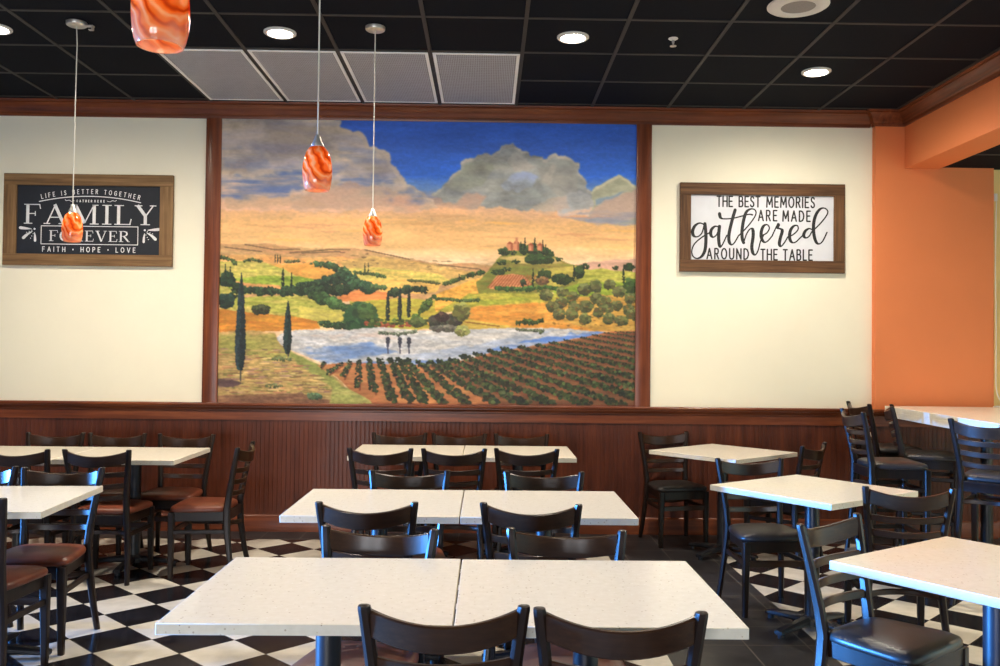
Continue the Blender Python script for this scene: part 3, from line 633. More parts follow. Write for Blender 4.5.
def put_serif(bm, s, x0, x1, z, h, y, bold=1.):
    tw = sum(SERIF[ch][0] for ch in s); gap = .12; k = (x1-x0)/((tw+gap*(len(s)-1))*h); x = x0
    for ch in s:
        for ax, ay, bx_, by_, w in SERIF[ch][1]: stroke(bm, [(x+ax*h*k, z+ay*h), (x+bx_*h*k, z+by_*h)], w*h*bold, y, False)
        x += (SERIF[ch][0]+gap)*h*k
def spline(P, n=7):
    P = [Vector(p) for p in P]; out = []
    for k in range(len(P)-1):
        a_, b_, c_, d_ = P[max(k-1, 0)], P[k], P[k+1], P[min(k+2, len(P)-1)]
        for q in range(n):
            t = q/n; out.append(.5*((2*b_)+(c_-a_)*t+(2*a_-5*b_+4*c_-d_)*t*t+(3*b_-a_-3*c_+d_)*t**3))
    return out+[P[-1]]

def framed_sign(name, label, x0, x1, z0, z1, fw, fh, wood_mat, board_mat):
    t = thing(name, label, 'sign', ((x0+x1)/2, YW, (z0+z1)/2)); w, h = x1-x0, z1-z0; D = .034
    for q0, q1, r0, r1 in ((-w/2, w/2, h/2-fh, h/2), (-w/2, w/2, -h/2, -h/2+fh), (-w/2, -w/2+fw, -h/2+fh, h/2-fh), (w/2-fw, w/2, -h/2+fh, h/2-fh)):
        bm = bmesh.new(); box(bm, q0, q1, -D, -.002, r0, r1); link_mesh('frame_board', bm, wood_mat[1 if r1-r0 > q1-q0 else 0], t, None, .003)
    bm = bmesh.new(); box(bm, -w/2+fw-.004, w/2-fw+.004, -.016, -.004, -h/2+fh-.004, h/2-fh+.004); link_mesh('board', bm, board_mat, t)
    return t
def line_of(t, name, fn, mat):
    bm = bmesh.new(); fn(bm); o = link_mesh(name, bm, mat, t); return o
# family sign: measured in its own units (px of 8 mm), origin at the frame's upper left corner
FX0, FX1, FZ0, FZ1 = -3.885, -2.537, 2.108, 2.844
t = framed_sign('framed_sign', 'wood framed navy sign with white FAMILY FOREVER lettering on the cream wall', FX0, FX1, FZ0, FZ1, .103, .092, (M['barnwood'], M['barnwood_z']), M['signboard_dark'])
U = 1.348/169.; ox, oz = -.674, .368
def fx(px): return ox+(px-3)*U
def fz(py, px=88): return oz-(py-173.-.012*(px-3))*U
Y_ = -.0172
line_of(t, 'lettering', lambda b: put_text(b, 'LIFE IS BETTER TOGETHER', fx(40.2), fx(138), fz(198.6)-.004, .034, .0052, Y_, .045, .75), M['chalk'])
def arcline(b): stroke(b, [(fx(37.5)+q/20*(fx(139.5)-fx(37.5)), fz(202.0)+.047*(1-(q/10-1)**2)) for q in range(21)], .007, Y_, False)
line_of(t, 'arched_line', arcline, M['chalk'])
for w_, p0, p1 in (('GATHER', 75, 90.5), ('HERE', 93, 103)): line_of(t, 'lettering', lambda b: put_text(b, w_, fx(p0), fx(p1), fz(202.0), .017, .0042, Y_, 0, .8), M['chalk'])
for m_ in (lambda v: v, lambda v: 178.5-v):
    line_of(t, 'flourish', lambda b, m=m_: stroke(b, spline([(fx(m(63.5)), fz(199.6)), (fx(m(65)), fz(200.8)), (fx(m(67.5)), fz(200.2)), (fx(m(70)), fz(201.4)), (fx(m(73)), fz(200.6))], 4), .004, Y_, False), M['chalk'])
line_of(t, 'lettering', lambda b: put_serif(b, 'FAMILY', fx(22.8), fx(155), fz(224.4), .158, Y_, .95), M['chalk'])
line_of(t, 'lettering', lambda b: put_serif(b, 'FOREVER', fx(48.2), fx(129), fz(241.6), .086, Y_, .95), M['chalk'])
def boxline(b):
    x0, x1, z0, z1 = fx(40.3), fx(137), fz(244.6), fz(226.4); stroke(b, [(x0, z0), (x1, z0), (x1, z1), (x0, z1), (x0, z0)], .006, Y_)
line_of(t, 'lettering_box', boxline, M['chalk'])
line_of(t, 'lettering', lambda b: put_text(b, 'FAITH - HOPE - LOVE', fx(42), fx(134.6), fz(252.2), .037, .0062, Y_, 0, .85), M['chalk'])
for m in (lambda v: v, lambda v: 177.4-v):
    def orn(b):
        for P, w0 in (([(19.5,228.6),(25,229.2),(30.5,229.6)], 3), ([(22.8,238.6),(26.5,235.2),(31.5,232.2)], 3.0), ([(34.4,241.4),(34.2,236.5),(33.6,233)], 2.4)):
            P = [(fx(m(a_)), fz(b_)) for a_, b_ in P]; stroke(b, spline(P, 4), [w0*1.0*U*f for f in (1., 1., .95, .9, .8, .65, .5, .35, .2)], Y_)
        for a_, b_, r_ in ((33.6,229.6,.85), (31,231,.4), (28.4,232.2,.4), (25.8,233.2,.4), (32.4,234.4,.4), (31,236.8,.4), (29.8,239,.4)): stroke(b, [(fx(m(a_)), fz(b_)), (fx(m(a_))+.001, fz(b_))], r_*2.4*U, Y_)
    line_of(t, 'leaf_ornament', orn, M['chalk'])
# gathered sign
GX0, GX1, GZ0, GZ1 = 1.546, 2.886, 2.120, 2.843
t = framed_sign('framed_sign', 'wood framed white sign with black THE BEST MEMORIES lettering on the cream wall', GX0, GX1, GZ0, GZ1, .088, .098, (M['walnut'], M['walnut_z']), M['signboard_white'])
U2 = 1.34/164.5; ox2, oz2 = -.67, .3615
def gx(px): return ox2+(px-681)*U2
def gz(py, px=763): return oz2-(py-183.6-.008*(px-763))*U2
def gp(P, k): # traced at 7.83 times, k = left edge
    return [(gx(k+a_/7.834), gz(185+b_/7.834, k+a_/7.834)) for a_, b_ in P]
for w_, p0, p1, pz in (('THE', 718.2, 733.4, 206.6), ('BEST', 740.2, 760.8, 206.8), ('MEMORIES', 767.8, 815.4, 207.2), ('ARE', 759.6, 777.8, 220.6), ('MADE', 784, 811.2, 221), ('AROUND', 708.4, 749.6, 258.9), ('THE', 762.2, 778.4, 259.5), ('TABLE', 784.6, 813.4, 259.8)):
    line_of(t, 'lettering', lambda b: put_text(b, w_, gx(p0), gx(p1), gz(pz, (p0+p1)/2), .083, .0122, Y_, 0, .64), M['ink'])
SCRIPT = [gp(P, k) for P, k in (
 ([(198,312),(165,300),(128,320),(108,365),(120,402),(152,405),(182,375),(198,315)], 680), ([(204,305),(212,380),(212,460),(203,520),(178,562),(142,576),(110,555),(104,510),(126,460),(180,412),(240,375)], 680),
 ([(312,330),(284,325),(256,350),(250,388),(268,410),(295,392),(312,350)], 680), ([(318,325),(312,400),(316,460),(326,486),(345,462),(376,395)], 680), ([(440,196),(416,280),(394,380),(394,440),(412,468),(436,452),(466,400)], 680), ([(318,226),(326,256),(352,266),(420,262),(500,242),(548,230),(576,234)], 680),
 ([(466,400),(520,345),(570,285),(602,230),(596,196),(562,188),(526,215),(504,290),(494,370),(498,425),(508,452)], 680), ([(508,450),(530,385),(556,346),(578,346),(582,400),(572,480),(580,530),(600,546),(622,510),(640,440),(662,396)], 680),
 ([(48,400),(70,392),(102,374),(121,338),(106,311),(76,320),(58,365),(60,415),(80,446),(106,440),(142,400)], 755), ([(142,400),(165,350),(186,306),(192,314),(184,334),(214,345),(222,362),(206,420),(200,460),(212,479),(236,455),(266,405)], 755), ([(266,405),(310,385),(345,348),(341,317),(312,320),(286,355),(280,410),(296,446),(326,446),(360,415),(388,388)], 755),
 ([(456,346),(430,340),(402,360),(390,393),(406,412),(432,400),(456,360)], 755), ([(456,362),(510,310),(560,250),(579,207),(556,180),(520,185),(486,230),(468,300),(470,380),(486,440),(510,459),(540,436),(573,368)], 755))]
def script(b):
    for P in SCRIPT:
        S = spline(P, 7); W = []
        for k in range(len(S)):
            d = S[min(k+1, len(S)-1)]-S[max(k-1, 0)]; dn = max(0, -d.normalized().y) if d.length else 0
            W.append((1.35+1.95*dn**1.3)*U2)
        W = [sum(W[max(0, k-2):k+3])/len(W[max(0, k-2):k+3]) for k in range(len(W))]; stroke(b, S, W, Y_)
line_of(t, 'script_lettering', script, M['ink'])

# ---------------------------------------------------------------- things on the ceiling
LIGHTS = [(-3.08, GY+.5*T), (GX-5.5*T, GY+.5*T), (GX-2.5*T, GY+.5*T), (2.27, GY+1.5*T)]
LABELS = ['round recessed ceiling light at the left edge of the photo', 'round recessed ceiling light just in front of the grey grilles', 'round recessed ceiling light right of the grilles, towards the middle of the photo', 'round recessed ceiling light above the white framed sign']
ADDED_LIGHTS = [(x, y) for y in (2.53, -.5) for x in (-6.5, -3.7, GX-5.5*T, GX-2.5*T, 2.27)]  # unseen lamp rows, added out of view to light the tables and room
def recessed(x, y, label, group=None, power=P_CAN, beam=177):
    t = thing('recessed_light', label, 'ceiling light', (x, y, C), 0, group)
    bm = bmesh.new(); lathe(bm, [(.100, -.001), (.100, -.008), (.092, -.014), (.078, -.014), (.074, -.004), (.074, .0)], 32); link_mesh('trim_ring', bm, M['white_plastic'], t, .6)
    bm = bmesh.new(); lathe(bm, [(.001, -.012), (.05, -.011), (.074, -.006), (.074, -.003), (.001, -.003)], 28); link_mesh('lens', bm, M['lens'], t, .6)
    d = bpy.data.lights.new('lamp_glow', 'SPOT'); d.energy = power; d.color = (1, .885, .72); d.spot_size = math.radians(beam); d.spot_blend = 1.; d.shadow_soft_size = .07
    o = bpy.data.objects.new('lamp_glow', d); COL.objects.link(o); o.parent = t; o.location = (0, 0, -.05); return t
for (x, y), lb in zip(LIGHTS, LABELS): recessed(x, y, lb, 'recessed ceiling lights', P_CAN*(.7 if x > 2 else 1.))
for x, y in ADDED_LIGHTS: recessed(x, y, 'round recessed ceiling light added out of view', 'added recessed ceiling lights out of view', P_MORE*(1. if y > 0 else .6), 96)
for y in (4.4, 1.6):      # lamps of the alcove
    t = thing('recessed_light', 'round recessed ceiling light over the high table alcove', 'ceiling light', (4.75, y, ZS+.012), 0, 'alcove ceiling lights')
    bm = bmesh.new(); lathe(bm, [(.100, -.001), (.100, -.008), (.092, -.014), (.078, -.014), (.074, -.004), (.074, .0)], 32); link_mesh('trim_ring', bm, M['white_plastic'], t, .6)
    bm = bmesh.new(); lathe(bm, [(.001, -.012), (.05, -.011), (.074, -.006), (.074, -.003), (.001, -.003)], 28); link_mesh('lens', bm, M['lens'], t, .6)
    d = bpy.data.lights.new('lamp_glow', 'SPOT'); d.energy = P_ALC; d.color = (1, .82, .58); d.spot_size = math.radians(140); d.spot_blend = 1.; d.shadow_soft_size = .07
    o = bpy.data.objects.new('lamp_glow', d); COL.objects.link(o); o.parent = t; o.location = (0, 0, -.05)
GR = ['leftmost of the four grey ceiling grilles', 'second grey ceiling grille from the left', 'third grey ceiling grille from the left', 'rightmost of the four grey ceiling grilles']
def grille():
    t = thing('ceiling_grille', GR[0], 'ceiling grille', (GX-6.5*T, GY+2*T, C), 0, 'grey ceiling grilles'); w, h = T-.03, 2*T-.03
    bm = bmesh.new()
    for b in ((-w/2, w/2, -h/2, -h/2+.022), (-w/2, w/2, h/2-.022, h/2), (-w/2, -w/2+.022, -h/2+.022, h/2-.022), (w/2-.022, w/2, -h/2+.022, h/2-.022)): box(bm, *b, -.014, -.0065)
    link_mesh('frame', bm, M['alu'], t, None, .002)
    bm = bmesh.new(); n = 44
    for k in range(1, n): x = -w/2+.022+(w-.044)*k/n; box(bm, x-.0035, x+.0035, -h/2+.022, h/2-.022, -.0125, -.0085)
    for k in range(1, 30): y = -h/2+.022+(h-.044)*k/30; box(bm, -w/2+.022, w/2-.022, y-.004, y+.004, -.0105, -.0095)
    link_mesh('louvre', bm, M['louvre'], t)
    bm = bmesh.new(); box(bm, -w/2+.01, w/2-.01, -h/2+.01, h/2-.01, -.0085, -.0065); link_mesh('backing', bm, M['plenum'], t)
    return t
g0 = grille()
for k in range(1, 4): copy_thing(g0, GR[k], (GX-(6.5-k)*T, GY+2*T, C))
t = thing('ceiling_speaker', 'round white speaker flush in the dark ceiling at the top of the photo', 'speaker', (GX-.5*T, GY-.5*T+.04, C))
bm = bmesh.new(); lathe(bm, [(.170, -.001), (.170, -.008), (.158, -.016), (.105, -.020), (.095, -.016), (.095, -.001)], 40); link_mesh('rim', bm, M['white_plastic'], t, .6)
bm = bmesh.new(); lathe(bm, [(.001, -.018), (.06, -.0175), (.095, -.014), (.095, -.004), (.001, -.004)], 32); link_mesh('mesh_cover', bm, M['speaker_mesh'], t, .6)
t = thing('sprinkler_head', 'small white sprinkler head hanging from the dark ceiling', 'sprinkler', (GX-1.5*T+.02, GY+.5*T, C))
bm = bmesh.new(); lathe(bm, [(.030, -.001), (.030, -.005), (.018, -.012), (.010, -.014), (.010, -.001)], 20); link_mesh('escutcheon', bm, M['white_plastic'], t, .6)
bm = bmesh.new(); lathe(bm, [(.008, -.012), (.008, -.03), (.005, -.034), (.005, -.05), (.001, -.05)], 12); link_mesh('body', bm, M['nickel'], t, .6)
bm = bmesh.new(); lathe(bm, [(.001, -.048), (.02, -.048), (.021, -.051), (.001, -.053)], 16); link_mesh('deflector', bm, M['nickel'], t, .6)

# pendant lamps
ZP = 2.094
def pendant(x, y, label, kink=0.):
    t = thing('pendant_lamp', label, 'pendant lamp', (x, y, ZP), 0, 'orange glass pendant lamps'); top = C-ZP
    prof = [(.0475,0),(.0520,.012),(.0560,.033),(.0585,.060),(.0590,.082),(.0570,.107),(.0520,.132),(.0430,.156),(.0320,.171),(.0230,.177)]
    bm = bmesh.new(); lathe(bm, prof+[(.0205,.174)]+[(r-.0035, z-.002 if k else 0.0005) for k, (r, z) in reversed(list(enumerate(prof[:-1])))], 36, 0, 0, True); link_mesh('glass_shade', bm, M['art_glass'], t, .9)
    bm = bmesh.new(); lathe(bm, [(.026,.1745),(.0265,.178),(.023,.187),(.015,.201),(.0115,.213),(.0095,.220),(.006,.223),(.001,.223)], 24); link_mesh('socket_cap', bm, M['nickel'], t, .7)
    pts = [(0, 0, .22), (0, 0, .5), (kink*.4, 0, .8), (kink, 0, top-.14), (0, 0, top-.028)] if kink else [(0, 0, .22), (0, 0, .8), (0, 0, top-.028)]
    bm = bmesh.new(); tube(bm, pts, .0032, 8); link_mesh('cord', bm, M['cord'], t, .7)
    bm = bmesh.new(); lathe(bm, [(.001, top-.03), (.052, top-.03), (.058, top-.026), (.060, top-.018), (.060, top-.007), (.001, top-.007)], 32); link_mesh('canopy', bm, M['nickel'], t, .6)
    bm = bmesh.new(); bmesh.ops.create_uvsphere(bm, u_segments=14, v_segments=10, radius=.017, matrix=Matrix.Translation((0, 0, .105))); link_mesh('bulb', bm, M['bulb'], t, 3)
    bm = bmesh.new(); lathe(bm, [(.011, .12), (.013, .14), (.013, .172), (.001, .172)], 14); link_mesh('socket', bm, M['white_plastic'], t, .7)
    return t
PX = -.688
pendant(PX-.008, 1.885, 'largest orange swirled glass pendant, cut by the top edge of the photo')
pendant(PX, 3.58, 'orange swirled glass pendant before the mural clouds, its canopy out of view')
pendant(-.705, 5.44, 'orange swirled glass pendant before the mural sunset, canopy visible on the ceiling')
t = pendant(-2.515, 5.44, 'orange swirled glass pendant hanging before the navy FAMILY FOREVER sign', .006)
bm = bmesh.new(); z_ = C-ZP
box(bm, .045, .105, -.016, .016, z_-.032, z_-.026); box(bm, .095, .101, -.016, .016, z_-.05, z_-.026); box(bm, .075, .101, -.012, .012, z_-.055, z_-.05); link_mesh('mounting_bracket', bm, M['nickel'], t, None, .002)

# ---------------------------------------------------------------- chairs
def frange(a_, b_, n): return [a_+(b_-a_)*k/(n-1) for k in range(n)]
def make_chair(name, label, cat, group, seat_h, top_h, vinyl_mat):
    t = thing(name, label, cat, (0, 0, 0), 0, group)
    H = seat_h; B = top_h-seat_h           # cushion crown height, back height
    def post_y(z):
        if z <= H-.02: return -.178-.055*((H-.02-z)/(H-.02))**2
        return -.178-.072*((z-H+.02)/(B+.02))**1.15
    def post_x(z): return .158+.040*((z-H)/B)**1.15 if z > H else .158+.036*(1-z/H)
    for s in (-1, 1):                       # rear post: leg and back upright in one piece
        bm = bmesh.new(); rings = []
        zs_ = [0, .03, H*.3, H*.6, H-.1, H-.02, H+B*.2, H+B*.45, H+B*.7, top_h-.03, top_h-.012, top_h-.003, top_h]
        for z in zs_:
            w = .027+.008*min(1, z/(H*.8)) if z < H else .035-.003*(z-H)/B
            d = .030+.014*math.exp(-((z-H+.05)/.22)**2)
            if z > top_h-.02: q = (z-top_h+.012)/.012; d *= 1-.15*max(0, q)**2; w *= 1-.1*max(0, q)
            if z == top_h: d *= .6; w *= .75
            x = s*post_x(z)
            rings.append(rect((x, post_y(z), z), (1, 0, 0), (0, 1, 0), w, d, .28))
        loft(bm, rings); link_mesh('back_post', bm, M['espresso'], t, .7)
    for s in (-1, 1):                       # front leg, tapering
        bm = bmesh.new(); loft(bm, [rect((s*(.178+.004*(1-z/(H-.04))), .165, z), (1, 0, 0), (0, 1, 0), w, w, .15) for z, w in ((0, .026), (.02, .028), (H*.5, .035), (H-.095, .040), (H-.042, .040))]); link_mesh('front_leg', bm, M['espresso'], t, .7)
    def curved(nm, zc, h, th, bow, dip, ext=0.):
        bm = bmesh.new(); rings = []
        for u in frange(-1, 1, 17):
            z = zc-dip*(1-u*u); x = u*(post_x(zc)-.010); y = post_y(zc)-bow*(1-u*u)
            ang = math.atan2(2*bow*u, .19); nrm = Vector((-math.sin(ang), math.cos(ang), .0)); lean = -.13
            rings.append(rect((x, y, z), nrm+Vector((0, 0, 0)), (0, lean, 1), th, h, .22))
        loft(bm, rings); return link_mesh(nm, bm, M['espresso_x'], t, .7)
    curved('top_rail', top_h-.048, .070, .019, .048, .028)
    for f in (.615, .43, .245): curved('slat', H-.02+(B+.02)*f, .031, .015, .040, .008)
    # seat frame, cushion
    bm = bmesh.new()
    z0, z1 = H-.100, H-.038
    trap = [(-.150, -.190), (.150, -.190), (.182, .178), (-.182, .178)]
    loft(bm, [[(x_, y_, z0) for x_, y_ in trap], [(x_*1.01, y_*1.01, z1) for x_, y_ in trap]]); link_mesh('seat_frame', bm, M['espresso'], t, .6, .003)
    bm = bmesh.new(); n = 40; rings = []
    def outline(k, zz):
        R = []
        for i in range(n):
            a_ = 2*PI*i/n; c_, s_ = math.cos(a_), math.sin(a_); e = 2/5.5
            px = math.copysign(abs(c_)**e, c_)*(.193+.022*math.copysign(abs(s_)**e, s_)); py = math.copysign(abs(s_)**e, s_)*.183+.003
            R.append((px*k, py*k+.0, zz))
        return R
    for k, z in ((.94, H-.040), (.99, H-.036), (1., H-.028), (.995, H-.018), (.97, H-.009), (.9, H-.002), (.75, H+.005), (.5, H+.009), (.22, H+.010)): rings.append(outline(k, z))
    loft(bm, rings); link_mesh('seat_cushion', bm, vinyl_mat, t, 1.2)
    # stretchers
    zs2 = H-.165 if seat_h < .6 else H-.47
    for s in (-1, 1):
        bm = bmesh.new(); loft(bm, [rect((s*.162, -.19, zs2), (1, 0, 0), (0, 0, 1), .018, .028, .15), rect((s*.180, .165, zs2), (1, 0, 0), (0, 0, 1), .018, .028, .15)]); link_mesh('stretcher', bm, M['espresso'], t, None, .003)
    bm = bmesh.new(); box(bm, -.178, .178, .157, .175, zs2-.018, zs2+.018); link_mesh('stretcher', bm, M['espresso_x'], t, None, .003)
    bm = bmesh.new(); loft(bm, [rect((u*.158, -.19+.07*(1-u*u), zs2+.01), (0, 1, 0), (0, 0, 1), .016, .028, .2) for u in frange(-1, 1, 11)]); link_mesh('stretcher', bm, M['espresso_x'], t, .7)
    if seat_h > .6:
        for s in (-1, 1):
            bm = bmesh.new(); loft(bm, [rect((s*.160, -.185, H-.17), (1, 0, 0), (0, 0, 1), .018, .028, .15), rect((s*.180, .165, H-.17), (1, 0, 0), (0, 0, 1), .018, .028, .15)]); link_mesh('stretcher', bm, M['espresso'], t, None, .003)
        bm = bmesh.new(); loft(bm, [rect((u*.176, .165-.03*(1-u*u), H-.17), (0, 1, 0), (0, 0, 1), .016, .026, .2) for u in frange(-1, 1, 11)]); link_mesh('stretcher', bm, M['espresso_x'], t, .7)
        bm = bmesh.new(); loft(bm, [rect((u*.158, -.185+.05*(1-u*u), H-.16), (0, 1, 0), (0, 0, 1), .016, .026, .2) for u in frange(-1, 1, 11)]); link_mesh('stretcher', bm, M['espresso_x'], t, .7)
    return t
SEAT, TOP = .457, .832
BACK = .25       # distance from the seat centre to the top of the back
def near(x, y, a_): # back top centre, angle of the back seen from behind -> sitter faces +Y
    r = math.radians(a_); return (x-math.sin(r)*BACK, y+math.cos(r)*BACK, 0), r
def far(x, y, a_):
    r = math.radians(180+a_); return (x+math.sin(math.radians(a_))*BACK, y-math.cos(math.radians(a_))*BACK, 0), r
G = 'ladder back dining chairs'
CHAIRS = [  # pose, vinyl, label
 (near(-.100, 2.235, .5), 'brown', 'dark ladder-back chair nearest the camera, left one, back to us at the front table pair'),
 (near(.332, 2.205, -4), 'brown', 'dark ladder-back chair nearest the camera, right one, back to us at the front table pair'),
 (far(-.375, 3.205, -8), 'brown', 'chair facing us behind the front table pair, left one, brown seat showing under the table'),
 (far(.288, 3.20, -4), 'brown', 'chair facing us behind the front table pair, the right one'),
 (near(-.492, 3.736, 1.5), 'brown', 'chair with its back to us before the middle table pair, left one'),
 (near(.188, 3.732, -4), 'brown', 'chair with its back to us before the middle table pair, right one'),
 (far(-.40, 4.73, 2), 'brown', 'chair facing us behind the middle table pair, left one'),
 (far(.305, 4.73, -1), 'brown', 'chair facing us behind the middle table pair, right one'),
 (near(-.68, 5.78, -1), 'brown', 'chair with its back to us at the rear centre tables, leftmost of three'),
 (near(-.207, 5.79, 2), 'brown', 'chair with its back to us at the rear centre tables, middle of three'),
 (near(.262, 5.83, -2), 'brown', 'chair with its back to us at the rear centre tables, rightmost of three'),
 (far(-.662, 6.87, 0), 'brown', 'chair against the wainscot behind the rear centre tables, leftmost of three'),
 (far(-.207, 6.87, -2), 'brown', 'chair against the wainscot behind the rear centre tables, middle of three'),
 (far(.267, 6.87, -3), 'brown', 'chair against the wainscot behind the rear centre tables, rightmost of three'),
 (far(-3.15, 6.62, 1), 'brown', 'chair by the wainscot behind the left rear table, leftmost of three backs in a row'),
 (far(-2.70, 6.62, 1), 'brown', 'chair by the wainscot behind the left rear table, middle of three backs in a row'),
 (far(-2.19, 6.60, -3), 'brown', 'chair behind the right corner of the left rear table, slats showing under the tabletop'),
 (near(-2.39, 5.55, -1), 'brown', 'chair with its back to us before the left rear table, brown seat in view'),
 (near(-2.88, 5.55, -4), 'brown', 'chair with its back to us before the left rear table, cut by the photo edge'),
 (((-1.83, 5.92, 0), math.radians(91)), 'brown', 'chair standing alone sideways at the right end of the left rear table'),
 (far(-2.20, 4.715, 2), 'brown', 'chair facing us at the left middle table, brown seat and splayed legs over checker tiles'),
 (far(-2.66, 4.74, 2), 'brown', 'chair facing us at the left middle table, mostly cut off by the photo edge'),
 (near(-2.195, 3.752, 0), 'brown', 'nearest chair at the left photo edge, showing one back post and part of its seat'),
 (((1.46, 6.925, 0), math.radians(180+11)), 'black', 'black-seated chair in front of the wainscot at the left corner of the rear right table'),
 (((1.612, 5.165, 0), math.radians(180+5)), 'black', 'black-seated chair facing us between the rear right and middle right tables'),
 (((2.118, 6.458, 0), math.radians(48)), 'black', 'chair seen edge-on behind the middle right table, tucked to the rear right table'),
 (((1.322+.616*BACK, 3.445-.788*BACK, 0), math.radians(180+38)), 'black', 'nearest black-seated chair, at the left corner of the front right table'),
 (near(2.02, 4.27, -9), 'black', 'chair with its back to us between the front right and middle right tables'),
]
# the nearest right chair looks towards its table: facing (.57,-.82)
base_chair = make_chair('dining_chair', CHAIRS[0][2], 'chair', G, SEAT, TOP, M['vinyl_brown'])
cush = [c for c in children_of(base_chair) if c.name.startswith('seat_cushion')][0]
cush_black = cush.data.copy(); cush_black.materials.clear(); cush_black.materials.append(M['vinyl_black'])
(base_chair.location, base_chair.rotation_euler.z) = (Vector(CHAIRS[0][0][0]), CHAIRS[0][0][1])
for (loc, rz), kind, lb in CHAIRS[1:]:
    copy_thing(base_chair, lb, loc, rz, None, {'seat_cushion': cush_black} if kind == 'black' else None)
G2 = 'high bar chairs at the counter table'
BARS = [((2.68, 5.93, 0), -90-3, 'high black-seated chair pulled out left of the tall table, seat and blue-lit apron in view'),
        ((3.185, 6.42, 0), -90-24, 'high chair tucked to the tall table, its back post seen edge-on against the white top'),
        ((3.12, 6.90, 0), -90, 'high chair farthest back by the wall, peeking over the pulled-out high chair'),
        ((3.05, 5.30, 0), -44, 'high chair nearest us at the right edge of the photo, ladder back and black seat')]
bar0 = make_chair('bar_chair', BARS[0][2], 'bar chair', G2, .765, 1.095, M['vinyl_black'])
bar0.location = BARS[0][0]; bar0.rotation_euler.z = math.radians(BARS[0][1])
for loc, a_, lb in BARS[1:]: copy_thing(bar0, lb, loc, math.radians(a_))

# ---------------------------------------------------------------- tables
def make_table(label, group, w, d, h, th, name='restaurant_table', cat='table'):
    t = thing(name, label, cat, (0, 0, 0), 0, group)
    bm = bmesh.new(); box(bm, -w/2, w/2, -d/2, d/2, h-th, h); link_mesh('tabletop', bm, M['quartz'], t, .5, .002)
    bm = bmesh.new()
    for a_ in (0, PI/2): 
        o_ = Matrix.Rotation(a_, 3, 'Z'); b2 = bmesh.new()
        for k in (-1, 1):
            c0, c1 = len(bm.verts), 0
            rings = [rect((0, 0, h-th-.012), (0, 1, 0), (0, 0, 1), .04, .02, .2), rect((k*.2, 0, h-th-.008), (0, 1, 0), (0, 0, 1), .03, .012, .2)]
            rings = [[o_ @ Vector(p) for p in r] for r in rings]; loft(bm, rings)
        b2.free()
    link_mesh('support_bracket', bm, M['iron'], t, .6)
    bm = bmesh.new(); lathe(bm, [(.038, .05), (.038, h-th-.02), (.050, h-th-.016), (.050, h-th-.004), (.001, h-th-.004)], 28); link_mesh('column', bm, M['iron'], t, .6)
    bm = bmesh.new(); lathe(bm, [(.001, .03), (.060, .03), (.060, .055), (.050, .068), (.040, .078), (.001, .078)], 24)
    for k in range(4):
        o_ = Matrix.Rotation(k*PI/2, 3, 'Z')
        loft(bm, [[o_ @ Vector(p) for p in rect((x, 0, z), (0, 1, 0), (0, 0, 1), ww, hh, .3)] for x, z, ww, hh in ((.03, .05, .058, .05), (.15, .044, .054, .036), (.26, .034, .050, .026), (.285, .030, .046, .020))])
        loft(bm, [[o_ @ (Vector((.262, 0, 0))+Vector((math.cos(2*PI*i/12)*.018, math.sin(2*PI*i/12)*.018, z))) for i in range(12)] for z in (0, .022)])
    link_mesh('base_foot', bm, M['iron'], t, .6)
    return t
W = .768; D_ = .745; GT = 'square white quartz restaurant tables'
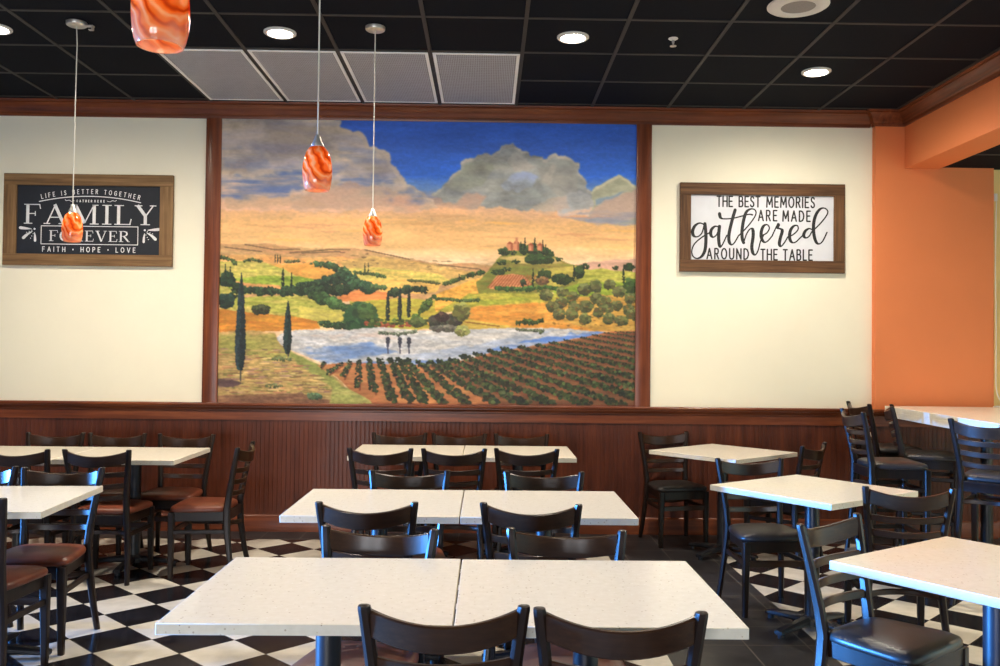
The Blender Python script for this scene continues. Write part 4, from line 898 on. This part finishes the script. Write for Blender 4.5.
TABLES = [ # centre x, y, angle, label
 (-.850+W/2, 2.338+D_/2, 0, 'front white table of the centre row, left half of the pair'),
 (-.850+W*1.5+.002, 2.330+D_/2, 0, 'front white table of the centre row, right half of the pair'),
 (-.880+W/2, 3.850+D_/2, 0, 'middle white table of the centre row, left half of the pair'),
 (-.880+W*1.5+.002, 3.850+D_/2, 0, 'middle white table of the centre row, right half of the pair'),
 (-.930+W/2, 6.01+D_/2, 0, 'rear white table of the centre row by the mural, left half of the pair'),
 (-.930+W*1.5+.002, 6.01+D_/2, 0, 'rear white table of the centre row by the mural, right half of the pair'),
 (-1.965-W/2, 5.69+D_/2, 0, 'white table in the left rear row, the half with its right corner free'),
 (-1.967-W*1.5, 5.69+D_/2, 0, 'white table in the left rear row, the half cut by the photo edge'),
 (-2.314, 4.235, 4, 'white table corner at the left edge of the photo, nearer than the long left table'),
 (1.723, 6.525, 40, 'white table turned diagonally nearest the wainscot on the right'),
 (1.741, 4.776, 35, 'white table turned diagonally, middle of the three on the right'),
 (1.715, 3.006, 34.5, 'white table turned diagonally nearest us on the right, cut by the photo edge')]
tb0 = make_table(TABLES[0][3], GT, W-.003, D_, .75, .030)
tb0.location = (TABLES[0][0], TABLES[0][1], 0)
for x, y, a_, lb in TABLES[1:]: copy_thing(tb0, lb, (x, y, 0), math.radians(a_))
# tall table in the alcove
t = thing('bar_table', 'tall long white topped table below the orange wall', 'table', (3.585, 6.13, 0), math.radians(-3.5))
bm = bmesh.new(); box(bm, -.48, .48, -.99, .94, 1.022, 1.060); link_mesh('tabletop', bm, M['quartz'], t, None, .002)
bm = bmesh.new()
for b in ((-.48, .48, -.99, -.95), (-.48, .48, .90, .94), (-.48, -.44, -.95, .90), (.44, .48, -.95, .90)): box(bm, *b, .975, 1.0225)
link_mesh('edge_apron', bm, M['quartz'], t, None, .002)
for y in (-.55, .5):
    bm = bmesh.new(); lathe(bm, [(.042, .05), (.042, .995), (.07, 1.0), (.07, 1.022), (.001, 1.022)], 24, .1, y); link_mesh('column', bm, M['iron'], t, .6)
    bm = bmesh.new(); lathe(bm, [(.24, 0), (.24, .012), (.20, .022), (.06, .05), (.045, .07), (.001, .07)], 32, .1, y); link_mesh('base_plate', bm, M['iron'], t, .6)
# cable hanging in the corner of the orange wall
t = thing('power_cord', 'thin white cord hanging down the corner of the orange wall to the tall table', 'cord', (4.10, YW, 0))
bm = bmesh.new(); tube(bm, spline([Vector(p) for p in ((.012, -.05, 2.75), (.002, -.052, 2.2), (-.004, -.072, 1.8), (-.012, -.085, 1.45), (-.02, -.10, 1.22), (-.01, -.13, 1.12), (.0, -.17, 1.075), (-.03, -.26, 1.066), (-.10, -.27, 1.066), (-.11, -.22, 1.066), (-.04, -.20, 1.068), (.03, -.24, 1.066))], 6), .0045, 8); link_mesh('cable', bm, M['cord'], t, 1.)
bm = bmesh.new(); box(bm, -.012, .014, -.063, -.040, 2.72, 2.78); link_mesh('clip', bm, M['white_plastic'], t, None, .003)
